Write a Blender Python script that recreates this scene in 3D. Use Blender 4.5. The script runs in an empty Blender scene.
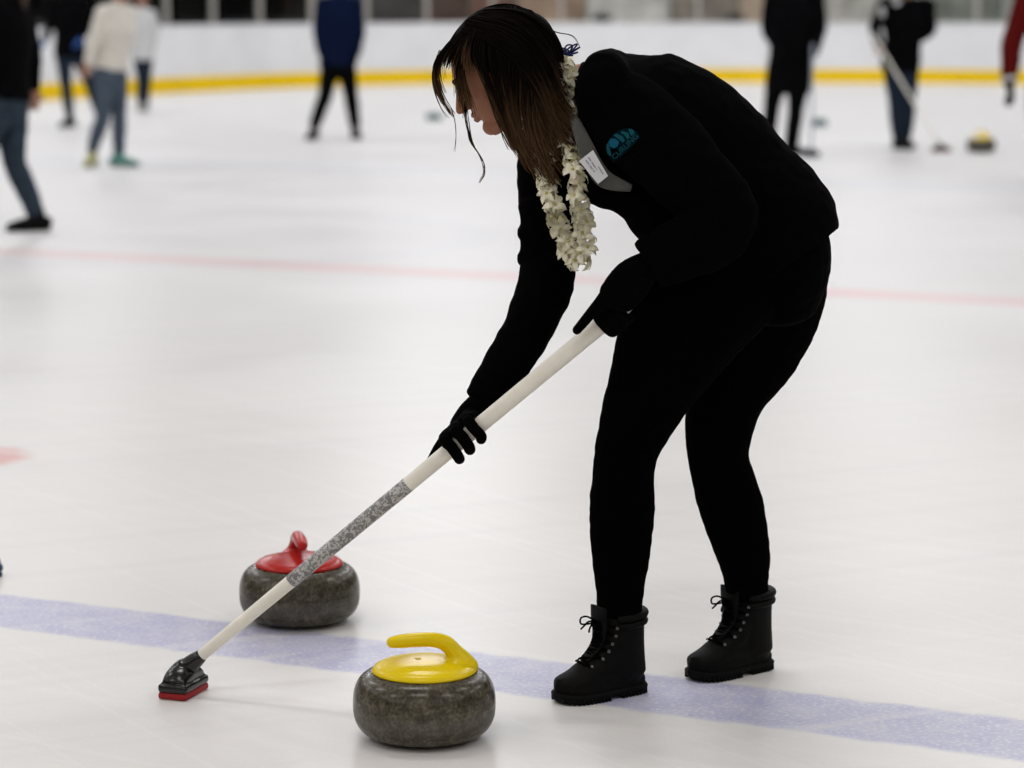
import bpy, bmesh, math, random
from mathutils import Vector, Matrix, noise
from mathutils.bvhtree import BVHTree
random.seed(7)
C = bpy.context.scene.collection
SC = bpy.context.scene
V = Vector

# ------------------------------------------------------------------ camera
F = 2618.0                                   # focal length in pixels (1024 wide)
CAM_H = 1.47
PITCH = math.atan(384.0 / F)
cam_d = bpy.data.cameras.new('camera')
cam = bpy.data.objects.new('camera', cam_d)
C.objects.link(cam)
cam.location = (0, 0, CAM_H)
cam.rotation_euler = (math.pi / 2 - PITCH, 0, 0)
cam_d.sensor_width = 36
cam_d.lens = F / 1024 * 36
cam_d.clip_end = 300
cam_d.dof.use_dof = True
cam_d.dof.focus_distance = 5.45
cam_d.dof.aperture_fstop = 2.9
SC.camera = cam
# ------------------------------------------------------------------ view
SC.view_settings.view_transform = 'Standard'
SC.view_settings.look = 'None'
SC.view_settings.gamma = 1
SC.view_settings.use_curve_mapping = False
SC.view_settings.exposure = -0.28
# ------------------------------------------------------------------ world and hall lamps
w = bpy.data.worlds.new('world'); SC.world = w
w.use_nodes = True
w.node_tree.nodes['Background'].inputs[0].default_value = (0.75, 0.8, 0.9, 1)
w.node_tree.nodes['Background'].inputs[1].default_value = 0.25
LAMP_W = 122
for ix in range(5):
    for iy in range(-1, 9):
        ld = bpy.data.lights.new('hall_lamp', 'AREA')
        ld.shape = 'RECTANGLE'; ld.size = 2.4; ld.size_y = 0.6
        ld.energy = LAMP_W * (0.92 + 0.115 * iy)
        ld.color = (1.0, 0.97, 0.93) if iy < 3 else (0.96, 0.97, 1.0)
        lo = bpy.data.objects.new('hall_lamp', ld); C.objects.link(lo)
        lo.location = (-14 + 6.5 * ix, -5 + 6.2 * iy, 7.6)

# ------------------------------------------------------------------ pixel to point helpers
cp, sp = math.cos(PITCH), math.sin(PITCH)
def ray(px, py):
    u = (px - 512) / F; v = (384 - py) / F
    return V((u, cp + v * sp, -sp + v * cp))
def G(px, py, z=0.0):
    d = ray(px, py); t = (z - CAM_H) / d.z
    return V((0, 0, CAM_H)) + d * t
def P(px, py, Y):
    d = ray(px, py); t = Y / d.y
    return V((0, 0, CAM_H)) + d * t
def px2m(py, Y):
    return Y / ray(512, py).y / F

# ------------------------------------------------------------------ materials
MATS = {}
def mat(name, col, rough=0.6, spec=0.5, metal=0.0, noise_amt=0.0, noise_scale=30.0, bump=0.0, coat=0.0, sheen=0.0):
    if name in MATS: return MATS[name]
    m = bpy.data.materials.new(name); m.use_nodes = True
    nt = m.node_tree; b = nt.nodes['Principled BSDF']
    b.inputs['Base Color'].default_value = (*col, 1)
    b.inputs['Roughness'].default_value = rough
    b.inputs['Specular IOR Level'].default_value = spec
    b.inputs['Metallic'].default_value = metal
    b.inputs['Coat Weight'].default_value = coat
    b.inputs['Sheen Weight'].default_value = sheen
    if noise_amt > 0 or bump > 0:
        tc = nt.nodes.new('ShaderNodeTexCoord')
        n = nt.nodes.new('ShaderNodeTexNoise'); n.inputs['Scale'].default_value = noise_scale
        n.inputs['Detail'].default_value = 5
        nt.links.new(tc.outputs['Object'], n.inputs['Vector'])
        if noise_amt > 0:
            mr = nt.nodes.new('ShaderNodeMapRange')
            mr.inputs[1].default_value = 0.3; mr.inputs[2].default_value = 0.7
            mr.inputs[3].default_value = 1 - noise_amt; mr.inputs[4].default_value = 1 + noise_amt
            nt.links.new(n.outputs['Fac'], mr.inputs[0])
            mx = nt.nodes.new('ShaderNodeMix'); mx.data_type = 'RGBA'; mx.blend_type = 'MULTIPLY'
            mx.inputs[0].default_value = 1
            mx.inputs[6].default_value = (*col, 1)
            nt.links.new(mr.outputs[0], mx.inputs[7])
            nt.links.new(mx.outputs[2], b.inputs['Base Color'])
        if bump > 0:
            bp = nt.nodes.new('ShaderNodeBump'); bp.inputs['Strength'].default_value = bump
            bp.inputs['Distance'].default_value = 0.002
            nt.links.new(n.outputs['Fac'], bp.inputs['Height'])
            nt.links.new(bp.outputs[0], b.inputs['Normal'])
    MATS[name] = m
    return m

def ice_material():
    m = bpy.data.materials.new('ice'); m.use_nodes = True
    nt = m.node_tree; N = nt.nodes; L = nt.links; b = N['Principled BSDF']
    def node(t, **kw):
        n = N.new(t)
        for k, v in kw.items(): setattr(n, k, v)
        return n
    def math_(op, a, bb=None, c=None):
        n = node('ShaderNodeMath', operation=op)
        for i, x in enumerate((a, bb, c)):
            if x is None: continue
            if isinstance(x, (int, float)): n.inputs[i].default_value = x
            else: L.new(x, n.inputs[i])
        return n.outputs[0]
    def maprange(x, a, bb, c, d, smooth=True):
        n = node('ShaderNodeMapRange')
        if smooth: n.interpolation_type = 'SMOOTHSTEP'
        L.new(x, n.inputs[0])
        for i, v in enumerate((a, bb, c, d)): n.inputs[i + 1].default_value = v
        return n.outputs[0]
    tc = node('ShaderNodeTexCoord'); pos = tc.outputs['Object']
    def ntex(scale, detail=4, vec=None, rough=0.55):
        n = node('ShaderNodeTexNoise'); n.inputs['Scale'].default_value = scale
        n.inputs['Detail'].default_value = detail; n.inputs['Roughness'].default_value = rough
        L.new(vec if vec else pos, n.inputs['Vector']); return n.outputs['Fac']
    def stretched(angle, sx, sy):
        mp = node('ShaderNodeMapping'); mp.inputs['Rotation'].default_value = (0, 0, angle)
        mp2 = node('ShaderNodeMapping'); mp2.inputs['Scale'].default_value = (sx, sy, 1)
        L.new(pos, mp.inputs['Vector']); L.new(mp.outputs[0], mp2.inputs['Vector'])
        return mp2.outputs[0]
    fine = ntex(90, 3); mid = ntex(14, 4); big = ntex(0.7, 3)
    sc1 = ntex(1.0, 2, stretched(0.55, 0.22, 16)); sc2 = ntex(1.0, 1.5, stretched(-0.45, 0.18, 12)); sc3 = ntex(1.0, 1, stretched(1.0, 0.2, 34))
    # lines run along the rink's width
    a = G(0, 610); c = G(1000, 737)
    d = (c - a).normalized(); nv = V((-d.y, d.x, 0))
    def dotn(vec):
        n = node('ShaderNodeVectorMath', operation='DOT_PRODUCT'); L.new(pos, n.inputs[0]); n.inputs[1].default_value = vec; return n.outputs['Value']
    q = dotn(nv)
    wob = math_('MULTIPLY', math_('SUBTRACT', ntex(9, 3), 0.5), 0.05)
    q = math_('ADD', q, wob)
    lo = (G(0, 628).dot(nv) + G(1000, 757).dot(nv)) / 2; hi = (G(0, 592).dot(nv) + G(1000, 719).dot(nv)) / 2
    if lo > hi: lo, hi = hi, lo
    blue = math_('MULTIPLY', maprange(q, lo - .015, lo + .02, 0, 1), maprange(q, hi - .02, hi + .015, 1, 0))
    flecks = maprange(fine, 0.48, 0.68, 1.0, 0.45)
    streak = maprange(sc2, 0.55, 0.72, 1.0, 0.6)
    blue = math_('MULTIPLY', math_('MULTIPLY', blue, flecks), math_('MULTIPLY', streak, maprange(mid, .3, .7, .66, .95)))
    ra = G(0, 251); rb = G(1024, 302); rd = (rb - ra).normalized(); rn = V((-rd.y, rd.x, 0)); rc = ra.dot(rn)
    rq = dotn(rn)
    dr = math_('ABSOLUTE', math_('SUBTRACT', rq, rc))
    red = math_('MULTIPLY', maprange(dr, .12, .26, .46, 0), maprange(sc2, .35, .65, 1, .35))
    # face-off spot
    dc = G(-33, 457)
    vd = node('ShaderNodeVectorMath', operation='DISTANCE'); L.new(pos, vd.inputs[0]); vd.inputs[1].default_value = dc
    spot = math_('MULTIPLY', maprange(math_('ADD', vd.outputs['Value'], wob), .15, .24, .75, 0), maprange(sc1, .4, .7, 1, .4))
    # faint face-off ring
    vd2 = node('ShaderNodeVectorMath', operation='DISTANCE'); L.new(pos, vd2.inputs[0]); vd2.inputs[1].default_value = G(188, 236)
    ring = math_('MULTIPLY', maprange(math_('ABSOLUTE', math_('SUBTRACT', vd2.outputs['Value'], 1.83)), .06, .16, .16, 0), maprange(mid, .3, .6, .5, 1))
    far_c = G(300, 167).dot(rn); far_l = math_('MULTIPLY', maprange(math_('ABSOLUTE', math_('SUBTRACT', rq, far_c)), .12, .5, .26, 0), maprange(big, .35, .6, .5, 1))
    def mix(fac, A, B):
        n = node('ShaderNodeMix', data_type='RGBA')
        if isinstance(fac, (int, float)): n.inputs[0].default_value = fac
        else: L.new(fac, n.inputs[0])
        for i, x in ((6, A), (7, B)):
            if isinstance(x, tuple): n.inputs[i].default_value = x
            else: L.new(x, n.inputs[i])
        return n.outputs[2]
    base = mix(big, (0.705, 0.685, 0.668, 1), (0.745, 0.728, 0.715, 1))
    base = mix(maprange(sc1, .5, .75, 0, .30), base, (0.80, 0.80, 0.80, 1))
    base = mix(maprange(sc2, .45, .72, 0, .26), base, (0.62, 0.615, 0.63, 1))
    base = mix(maprange(sc3, .58, .75, 0, .22), base, (0.84, 0.84, 0.85, 1))
    base = mix(maprange(fine, .5, .75, 0, .20), base, (0.86, 0.86, 0.86, 1))
    base = mix(blue, base, (0.40, 0.405, 0.60, 1))
    base = mix(red, base, (0.74, 0.30, 0.30, 1))
    base = mix(spot, base, (0.62, 0.20, 0.17, 1))
    base = mix(ring, base, (0.5, 0.53, 0.66, 1))
    base = mix(far_l, base, (0.42, 0.47, 0.58, 1))
    L.new(base, b.inputs['Base Color'])
    L.new(maprange(big, .3, .7, .30, .36), b.inputs['Roughness'])
    b.inputs['Specular IOR Level'].default_value = 0.35
    b.inputs['IOR'].default_value = 1.31
    h = math_('ADD', math_('MULTIPLY', fine, .5), math_('ADD', math_('MULTIPLY', sc1, .25), math_('MULTIPLY', sc3, .25)))
    bp = node('ShaderNodeBump'); bp.inputs['Strength'].default_value = .06; bp.inputs['Distance'].default_value = .002
    L.new(h, bp.inputs['Height']); L.new(bp.outputs[0], b.inputs['Normal'])
    return m

def granite_material(seed):
    m = bpy.data.materials.new('granite'); m.use_nodes = True
    nt = m.node_tree; N = nt.nodes; L = nt.links; b = N['Principled BSDF']
    tc = N.new('ShaderNodeTexCoord'); mp = N.new('ShaderNodeMapping'); mp.inputs['Location'].default_value = (seed, seed * 2, 0)
    L.new(tc.outputs['Object'], mp.inputs[0])
    n1 = N.new('ShaderNodeTexNoise'); n1.inputs['Scale'].default_value = 150; n1.inputs['Detail'].default_value = 4
    n2 = N.new('ShaderNodeTexNoise'); n2.inputs['Scale'].default_value = 34; n2.inputs['Detail'].default_value = 5
    n3 = N.new('ShaderNodeTexVoronoi'); n3.inputs['Scale'].default_value = 230
    for n in (n1, n2, n3): L.new(mp.outputs[0], n.inputs['Vector'])
    r = N.new('ShaderNodeValToRGB')
    r.color_ramp.elements[0].position = .32; r.color_ramp.elements[0].color = (.020, .016, .010, 1)
    r.color_ramp.elements[1].position = .70; r.color_ramp.elements[1].color = (.170, .150, .108, 1)
    e = r.color_ramp.elements.new(.5); e.color = (.066, .057, .039, 1)
    add = N.new('ShaderNodeMath'); add.operation = 'MULTIPLY_ADD'; add.inputs[1].default_value = .55
    mul = N.new('ShaderNodeMath'); mul.operation = 'MULTIPLY'; mul.inputs[1].default_value = .45
    L.new(n2.outputs['Fac'], mul.inputs[0]); L.new(n1.outputs['Fac'], add.inputs[0]); L.new(mul.outputs[0], add.inputs[2])
    L.new(add.outputs[0], r.inputs[0])
    # pale worn striking band round the waist
    sx = N.new('ShaderNodeSeparateXYZ'); L.new(tc.outputs['Object'], sx.inputs[0])
    d = N.new('ShaderNodeMath'); d.operation = 'SUBTRACT'; d.inputs[1].default_value = .052; L.new(sx.outputs['Z'], d.inputs[0])
    ab = N.new('ShaderNodeMath'); ab.operation = 'ABSOLUTE'; L.new(d.outputs[0], ab.inputs[0])
    mr = N.new('ShaderNodeMapRange'); mr.interpolation_type = 'SMOOTHSTEP'; L.new(ab.outputs[0], mr.inputs[0])
    mr.inputs[1].default_value = .002; mr.inputs[2].default_value = .026; mr.inputs[3].default_value = .38; mr.inputs[4].default_value = 0
    mm = N.new('ShaderNodeMath'); mm.operation = 'MULTIPLY'; L.new(mr.outputs[0], mm.inputs[0]); L.new(n2.outputs['Fac'], mm.inputs[1])
    mx = N.new('ShaderNodeMix'); mx.data_type = 'RGBA'; L.new(mm.outputs[0], mx.inputs[0]); L.new(r.outputs[0], mx.inputs[6]); mx.inputs[7].default_value = (.20, .20, .19, 1)
    L.new(mx.outputs[2], b.inputs['Base Color'])
    rr = N.new('ShaderNodeMapRange'); L.new(mr.outputs[0], rr.inputs[0]); rr.inputs[1].default_value = 0; rr.inputs[2].default_value = .38; rr.inputs[3].default_value = .25; rr.inputs[4].default_value = .42
    L.new(rr.outputs[0], b.inputs['Roughness'])
    b.inputs['Specular IOR Level'].default_value = .28
    return m

def speckle_material(name, ca, cb, scale):
    m = bpy.data.materials.new(name); m.use_nodes = True
    nt = m.node_tree; N = nt.nodes; L = nt.links; b = N['Principled BSDF']
    tc = N.new('ShaderNodeTexCoord')
    n = N.new('ShaderNodeTexNoise'); n.inputs['Scale'].default_value = scale; n.inputs['Detail'].default_value = 3; n.inputs['Distortion'].default_value = 1.2
    L.new(tc.outputs['Object'], n.inputs['Vector'])
    r = N.new('ShaderNodeValToRGB'); r.color_ramp.elements[0].position = .45; r.color_ramp.elements[1].position = .56
    r.color_ramp.elements[0].color = (*ca, 1); r.color_ramp.elements[1].color = (*cb, 1)
    L.new(n.outputs['Fac'], r.inputs[0]); L.new(r.outputs[0], b.inputs['Base Color'])
    b.inputs['Roughness'].default_value = .4
    return m

def glass_material():
    m = bpy.data.materials.new('glass'); m.use_nodes = True
    nt = m.node_tree; N = nt.nodes; L = nt.links
    N.remove(N['Principled BSDF'])
    t = N.new('ShaderNodeBsdfTransparent'); t.inputs[0].default_value = (.9, .93, .92, 1)
    g = N.new('ShaderNodeBsdfGlossy'); g.inputs['Roughness'].default_value = .05
    fr = N.new('ShaderNodeFresnel'); fr.inputs[0].default_value = 1.45
    mx = N.new('ShaderNodeMixShader'); L.new(fr.outputs[0], mx.inputs[0]); L.new(t.outputs[0], mx.inputs[1]); L.new(g.outputs[0], mx.inputs[2])
    L.new(mx.outputs[0], N['Material Output'].inputs[0])
    return m

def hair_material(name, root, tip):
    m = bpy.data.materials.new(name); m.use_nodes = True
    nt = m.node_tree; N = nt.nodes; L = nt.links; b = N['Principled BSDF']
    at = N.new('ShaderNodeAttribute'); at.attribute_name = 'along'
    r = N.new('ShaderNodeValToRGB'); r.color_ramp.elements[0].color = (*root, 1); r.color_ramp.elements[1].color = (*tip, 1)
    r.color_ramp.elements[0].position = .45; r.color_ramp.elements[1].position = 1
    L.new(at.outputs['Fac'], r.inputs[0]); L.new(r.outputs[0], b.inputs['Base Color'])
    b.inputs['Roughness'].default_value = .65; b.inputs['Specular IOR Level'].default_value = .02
    return m

black_fabric = mat('black_fabric', (.0011, .0011, .0012), .95, .02)
black_knit = mat('black_knit', (.0009, .0009, .001), .95, .015)
glove_black = mat('glove_black', (.001, .001, .0011), .9, .03)
skin = mat('skin', (.30, .128, .072), .55, .3, noise_amt=.06, noise_scale=60)
skin_bg = mat('skin_background', (.30, .15, .10), .6, .3)
leather = mat('boot_leather', (.0030, .0029, .0027), .6, .09, noise_amt=.3, noise_scale=60, bump=.3)
rubber = mat('sole_rubber', (.003, .003, .003), .75, .12)
lace_m = mat('lace', (.0012, .0012, .0012), .95, .03)
metal = mat('metal', (.5, .5, .5), .4, .5, 1.0)
white_paint = mat('shaft_white', (.86, .82, .73), .38, .5, noise_amt=.04, noise_scale=40)
black_plastic = mat('black_plastic', (.004, .004, .004), .22, .5)
red_pad = mat('red_pad', (.30, .012, .014), .6, .3)
yellow_pl = mat('yellow_plastic', (.82, .60, .003), .24, .22)
red_pl = mat('red_plastic', (.44, .016, .012), .24, .22)

# ------------------------------------------------------------------ object helpers
def link_mesh(name, me, material, parent=None, smooth=True):
    o = bpy.data.objects.new(name, me); C.objects.link(o)
    if material is not None:
        me.materials.clear(); me.materials.append(material)
    if smooth and len(me.polygons):
        me.polygons.foreach_set('use_smooth', [True] * len(me.polygons))
    if parent is not None: o.parent = parent
    return o
def origin_of(parent):
    o = V((0, 0, 0))
    while parent is not None:
        o += parent.location; parent = parent.parent
    return o
def obj(name, bm, material, parent=None, smooth=True, world=True):
    me = bpy.data.meshes.new(name)
    bmesh.ops.recalc_face_normals(bm, faces=bm.faces)
    bm.to_mesh(me); bm.free()
    if world and parent is not None: me.transform(Matrix.Translation(-origin_of(parent)))
    return link_mesh(name, me, material, parent, smooth)
def thing(name, label, cat, loc, group=None):
    o = bpy.data.objects.new(name, None); C.objects.link(o); o.location = loc
    o.empty_display_size = .1
    o['label'] = label; o['category'] = cat
    if group: o['group'] = group
    return o
def tag(o, label, cat, group=None):
    o['label'] = label; o['category'] = cat
    if group: o['group'] = group
    return o
def struct(o):
    o['kind'] = 'structure'; return o

def catmull(vals, sub):
    out = []
    n = len(vals)
    for i in range(n - 1):
        p0 = vals[max(i - 1, 0)]; p1 = vals[i]; p2 = vals[i + 1]; p3 = vals[min(i + 2, n - 1)]
        for k in range(sub):
            t = k / sub
            out.append(0.5 * ((2 * p1) + (p2 - p0) * t + (2 * p0 - 5 * p1 + 4 * p2 - p3) * t * t + (3 * p1 - p0 - 3 * p2 + p3) * t ** 3))
    out.append(vals[-1]); return out
def loft(bm, pts, rn, rb, seg=16, sub=4, ref=V((0, 1, 0)), cap0=1.0, cap1=1.0):
    """rings along a path; rn radius across (in the plane normal to ref), rb radius along ref"""
    pts = catmull(pts, sub); rn = catmull(rn, sub); rb = catmull(rb, sub)
    n = len(pts); tang = []
    for i in range(n):
        t = pts[min(i + 1, n - 1)] - pts[max(i - 1, 0)]
        tang.append(t.normalized())
    spec = []
    def dome(i, sgn, cap):
        r = min(rn[i], rb[i]) * cap; out = []
        if cap < .02: return out
        for k in (1, 2, 3):
            a = k * math.pi / 2 / 3.6
            out.append((pts[i] + tang[i] * sgn * r * math.sin(a), tang[i], rn[i] * math.cos(a), rb[i] * math.cos(a)))
        return out
    spec += list(reversed(dome(0, -1, cap0)))
    spec += [(pts[i], tang[i], rn[i], rb[i]) for i in range(n)]
    spec += dome(n - 1, 1, cap1)
    rings = []
    for p, t, a, b in spec:
        nn = t.cross(ref)
        if nn.length < 1e-4: nn = V((1, 0, 0))
        nn.normalize(); bb = nn.cross(t).normalized()
        rings.append([bm.verts.new(p + nn * a * math.cos(k * 2 * math.pi / seg) + bb * b * math.sin(k * 2 * math.pi / seg)) for k in range(seg)])
    for r0, r1 in zip(rings, rings[1:]):
        for k in range(seg):
            bm.faces.new((r0[k], r0[(k + 1) % seg], r1[(k + 1) % seg], r1[k]))
    bm.faces.new(list(reversed(rings[0]))); bm.faces.new(rings[-1])
def tube(bm, pts, r, seg=8, sub=3, ref=None, cap=1.0):
    if not isinstance(r, (list, tuple)): r = [r] * len(pts)
    if ref is None:
        d = (pts[-1] - pts[0]).normalized()
        ref = V((0, 1, 0)) if abs(d.y) < .8 else V((1, 0, 0))
    loft(bm, pts, list(r), list(r), seg, sub, ref, cap, cap)
def ellipsoid(bm, c, axes, radii, seg=20, rings=12):
    """axes: three unit vectors"""
    M = Matrix((axes[0] * radii[0], axes[1] * radii[1], axes[2] * radii[2])).transposed().to_4x4()
    M.translation = c
    bmesh.ops.create_uvsphere(bm, u_segments=seg, v_segments=rings, radius=1, matrix=M)
def box(bm, c, size, rot=None, bevel=0.0):
    M = Matrix.Translation(c) @ (rot.to_4x4() if rot else Matrix.Identity(4)) @ Matrix.Diagonal((*size, 1))
    r = bmesh.ops.create_cube(bm, size=1, matrix=M)
    if bevel > 0:
        es = list({e for v in r['verts'] for e in v.link_edges})
        bmesh.ops.bevel(bm, geom=es, offset=bevel, segments=2, affect='EDGES', profile=.5)
def lathe(bm, prof, seg=64, M=Matrix.Identity(4)):
    rings = []
    for r, z in prof:
        if r < 1e-6: rings.append([bm.verts.new(M @ V((0, 0, z)))])
        else: rings.append([bm.verts.new(M @ V((r * math.cos(k * 2 * math.pi / seg), r * math.sin(k * 2 * math.pi / seg), z))) for k in range(seg)])
    for a, b in zip(rings, rings[1:]):
        for k in range(seg):
            k2 = (k + 1) % seg
            if len(a) == 1 and len(b) > 1: bm.faces.new((a[0], b[k2], b[k]))
            elif len(b) == 1 and len(a) > 1: bm.faces.new((a[k], a[k2], b[0]))
            elif len(a) > 1: bm.faces.new((a[k], a[k2], b[k2], b[k]))
def remesh(bm, voxel, smooth=3, wrinkle=0.0, freq=20.0, fac=.5):
    """one continuous skin over overlapping closed shapes"""
    me = bpy.data.meshes.new('tmp')
    bmesh.ops.recalc_face_normals(bm, faces=bm.faces)
    bm.to_mesh(me); bm.free()
    o = bpy.data.objects.new('tmp', me); C.objects.link(o)
    md = o.modifiers.new('r', 'REMESH'); md.mode = 'VOXEL'; md.voxel_size = voxel
    if smooth:
        s = o.modifiers.new('s', 'SMOOTH'); s.factor = fac; s.iterations = smooth
    dg = bpy.context.evaluated_depsgraph_get()
    out = bpy.data.meshes.new_from_object(o.evaluated_get(dg))
    bpy.data.objects.remove(o); bpy.data.meshes.remove(me)
    if wrinkle > 0:
        co = [0.0] * (3 * len(out.vertices)); nr = [0.0] * len(co)
        out.vertices.foreach_get('co', co); out.vertex_normals.foreach_get('vector', nr)
        for k in range(0, len(co), 3):
            c = V(co[k:k + 3])
            a = noise.noise(V((c.x * freq, c.y * freq, c.z * freq * 1.8))) + .5 * noise.noise(c * freq * 2.3)
            for j in range(3): co[k + j] += nr[k + j] * wrinkle * a
        out.vertices.foreach_set('co', co); out.update()
    return out
def skin_obj(name, bm, voxel, material, parent, smooth=3, wrinkle=0.0, freq=20.0, fac=.5):
    me = remesh(bm, voxel, smooth, wrinkle, freq, fac)
    me.transform(Matrix.Translation(-origin_of(parent)))
    return link_mesh(name, me, material, parent)

# ================================================================== THE SETTING
floor_bm = bmesh.new()
N_ = 1
fv = [floor_bm.verts.new(v) for v in ((-40, -14, 0), (40, -14, 0), (40, 56, 0), (-40, 56, 0))]
floor_bm.faces.new(fv)
floor = struct(obj('floor', floor_bm, ice_material(), smooth=False))

ceil_m = mat('ceiling_paint', (.42, .42, .43), .9, .2)
def plane(name, vs, m):
    bm = bmesh.new(); bm.faces.new([bm.verts.new(v) for v in vs])
    return struct(obj(name, bm, m, smooth=False))
plane('ceiling', ((-40, -14, 8.6), (-40, 56, 8.6), (40, 56, 8.6), (40, -14, 8.6)), ceil_m)
wall_m = mat('hall_wall', (.34, .31, .28), .9, .2, noise_amt=.1, noise_scale=1.5)
plane('wall_left', ((-40, -14, 0), (-40, 56, 0), (-40, 56, 8.6), (-40, -14, 8.6)), wall_m)
plane('wall_right', ((40, -14, 0), (40, -14, 8.6), (40, 56, 8.6), (40, 56, 0)), wall_m)
plane('wall_front', ((-40, -14, 0), (-40, -14, 8.6), (40, -14, 8.6), (40, -14, 0)), wall_m)
wall_back = plane('wall_back', ((-40, 56, 0), (40, 56, 0), (40, 56, 8.6), (-40, 56, 8.6)), wall_m)
# panelling and doors on the far wall seen over the boards
pal_l = [(.050, .032, .026), (.10, .055, .042), (.23, .19, .16), (.045, .035, .032), (.16, .09, .07), (.26, .22, .19), (.035, .03, .03)]
pal_m = [(.30, .27, .25), (.22, .15, .11), (.36, .33, .31), (.17, .14, .12), (.30, .22, .17)]
pal_r = [(.21, .21, .19), (.28, .27, .25), (.15, .15, .13), (.25, .24, .22)]
x = -16.0; i = 0
while x < 34:
    wd = random.uniform(.7, 1.7)
    px_ = 512 + x / 51.0 * F
    pal = pal_l if px_ < 480 else (pal_m if px_ < 810 else pal_r)
    kf = 2.3 if pal is pal_l else 2.0
    col = tuple(min(.75, c_ * kf) for c_ in pal[i % len(pal)])
    bm = bmesh.new(); box(bm, V((x + wd / 2, 51.0, 1.6)), (wd - .05, .16, 3.2), bevel=.01)
    o = obj('wall_panel', bm, mat('panel_%d_%d' % (len(pal), i % len(pal)), col, .8, .2, noise_amt=.35, noise_scale=2.5), wall_back, smooth=False)
    x += wd; i += 1

# ---- dasher boards: one curved run with panels, kick plates, cap, posts and panes
path_ctrl = [V((-18.4, 15.5, 0)), V((-13.5, 25.3, 0)), V((-9.5, 33.5, 0)), V((-7.0, 38.9, 0)), V((-5.3, 42.3, 0)), V((-3.5, 45.0, 0)), V((-1.2, 46.8, 0)), V((1.4, 47.35, 0)), V((3.8, 47.4, 0)), V((6.4, 47.1, 0)), V((8.8, 46.5, 0)), V((12.5, 45.0, 0)), V((17, 42.8, 0)), V((22, 40.3, 0)), V((29, 36.9, 0)), V((36, 33.5, 0))]
dense = catmull(path_ctrl, 24)
acc = [0.0]
for a, b in zip(dense, dense[1:]): acc.append(acc[-1] + (b - a).length)
def along(s):
    s = max(0, min(s, acc[-1] - 1e-4))
    lo, hi = 0, len(acc) - 1
    while hi - lo > 1:
        m_ = (lo + hi) // 2
        if acc[m_] <= s: lo = m_
        else: hi = m_
    f = (s - acc[lo]) / (acc[hi] - acc[lo]); p = dense[lo].lerp(dense[hi], f)
    t = (dense[min(hi + 1, len(dense) - 1)] - dense[max(lo - 1, 0)]).normalized()
    return p, V((-t.y, t.x, 0))            # point, outward normal (away from the ice)
def ribbon(bm, s0, s1, z0, z1, off0, off1, n=5, gap=.004):
    s0 += gap; s1 -= gap; rows = []
    for k in range(n):
        p, nn = along(s0 + (s1 - s0) * k / (n - 1))
        a = p + nn * off0; b = p + nn * off1
        rows.append([bm.verts.new((a.x, a.y, z0)), bm.verts.new((a.x, a.y, z1)), bm.verts.new((b.x, b.y, z1)), bm.verts.new((b.x, b.y, z0))])
    for r0, r1 in zip(rows, rows[1:]):
        for k in range(4): bm.faces.new((r0[k], r0[(k + 1) % 4], r1[(k + 1) % 4], r1[k]))
    bm.faces.new(rows[0]); bm.faces.new(list(reversed(rows[-1])))
board_m = mat('board_white', (.72, .72, .73), .5, .4, noise_amt=.05, noise_scale=1.2)
kick_m = mat('kick_yellow', (.80, .53, .004), .5, .12, noise_amt=.06, noise_scale=2)
cap_m = mat('board_cap', (.70, .70, .71), .5, .4)
post_m = mat('post_aluminium', (.34, .32, .29), .5, .5)
glass = glass_material()
boards = bpy.data.objects.new('wall_rink', None); C.objects.link(boards); struct(boards)
L_ = acc[-1]; npan = int(L_ / 2.44)
for k in range(npan):
    s0, s1 = k * L_ / npan, (k + 1) * L_ / npan
    bm = bmesh.new(); ribbon(bm, s0, s1, .24, 1.045, 0, .06); obj('board_panel', bm, board_m, boards, smooth=False)
    bm = bmesh.new(); ribbon(bm, s0, s1, .0, .245, -.015, .06); obj('kick_plate', bm, kick_m, boards, smooth=False)
    bm = bmesh.new(); ribbon(bm, s0, s1, 1.045, 1.075, -.02, .16); obj('cap_rail', bm, cap_m, boards, smooth=False)
    for h in range(2):
        t0 = s0 + h * (s1 - s0) / 2; t1 = t0 + (s1 - s0) / 2
        bm = bmesh.new(); ribbon(bm, t0, t1, 1.075, 2.75, .065, .077, 3, .05); obj('pane', bm, glass, boards, smooth=False)
        bm = bmesh.new(); ribbon(bm, t0 - .035, t0 + .035, 1.075, 2.78, .045, .10, 2, 0); obj('post', bm, post_m, boards, smooth=False)

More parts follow.
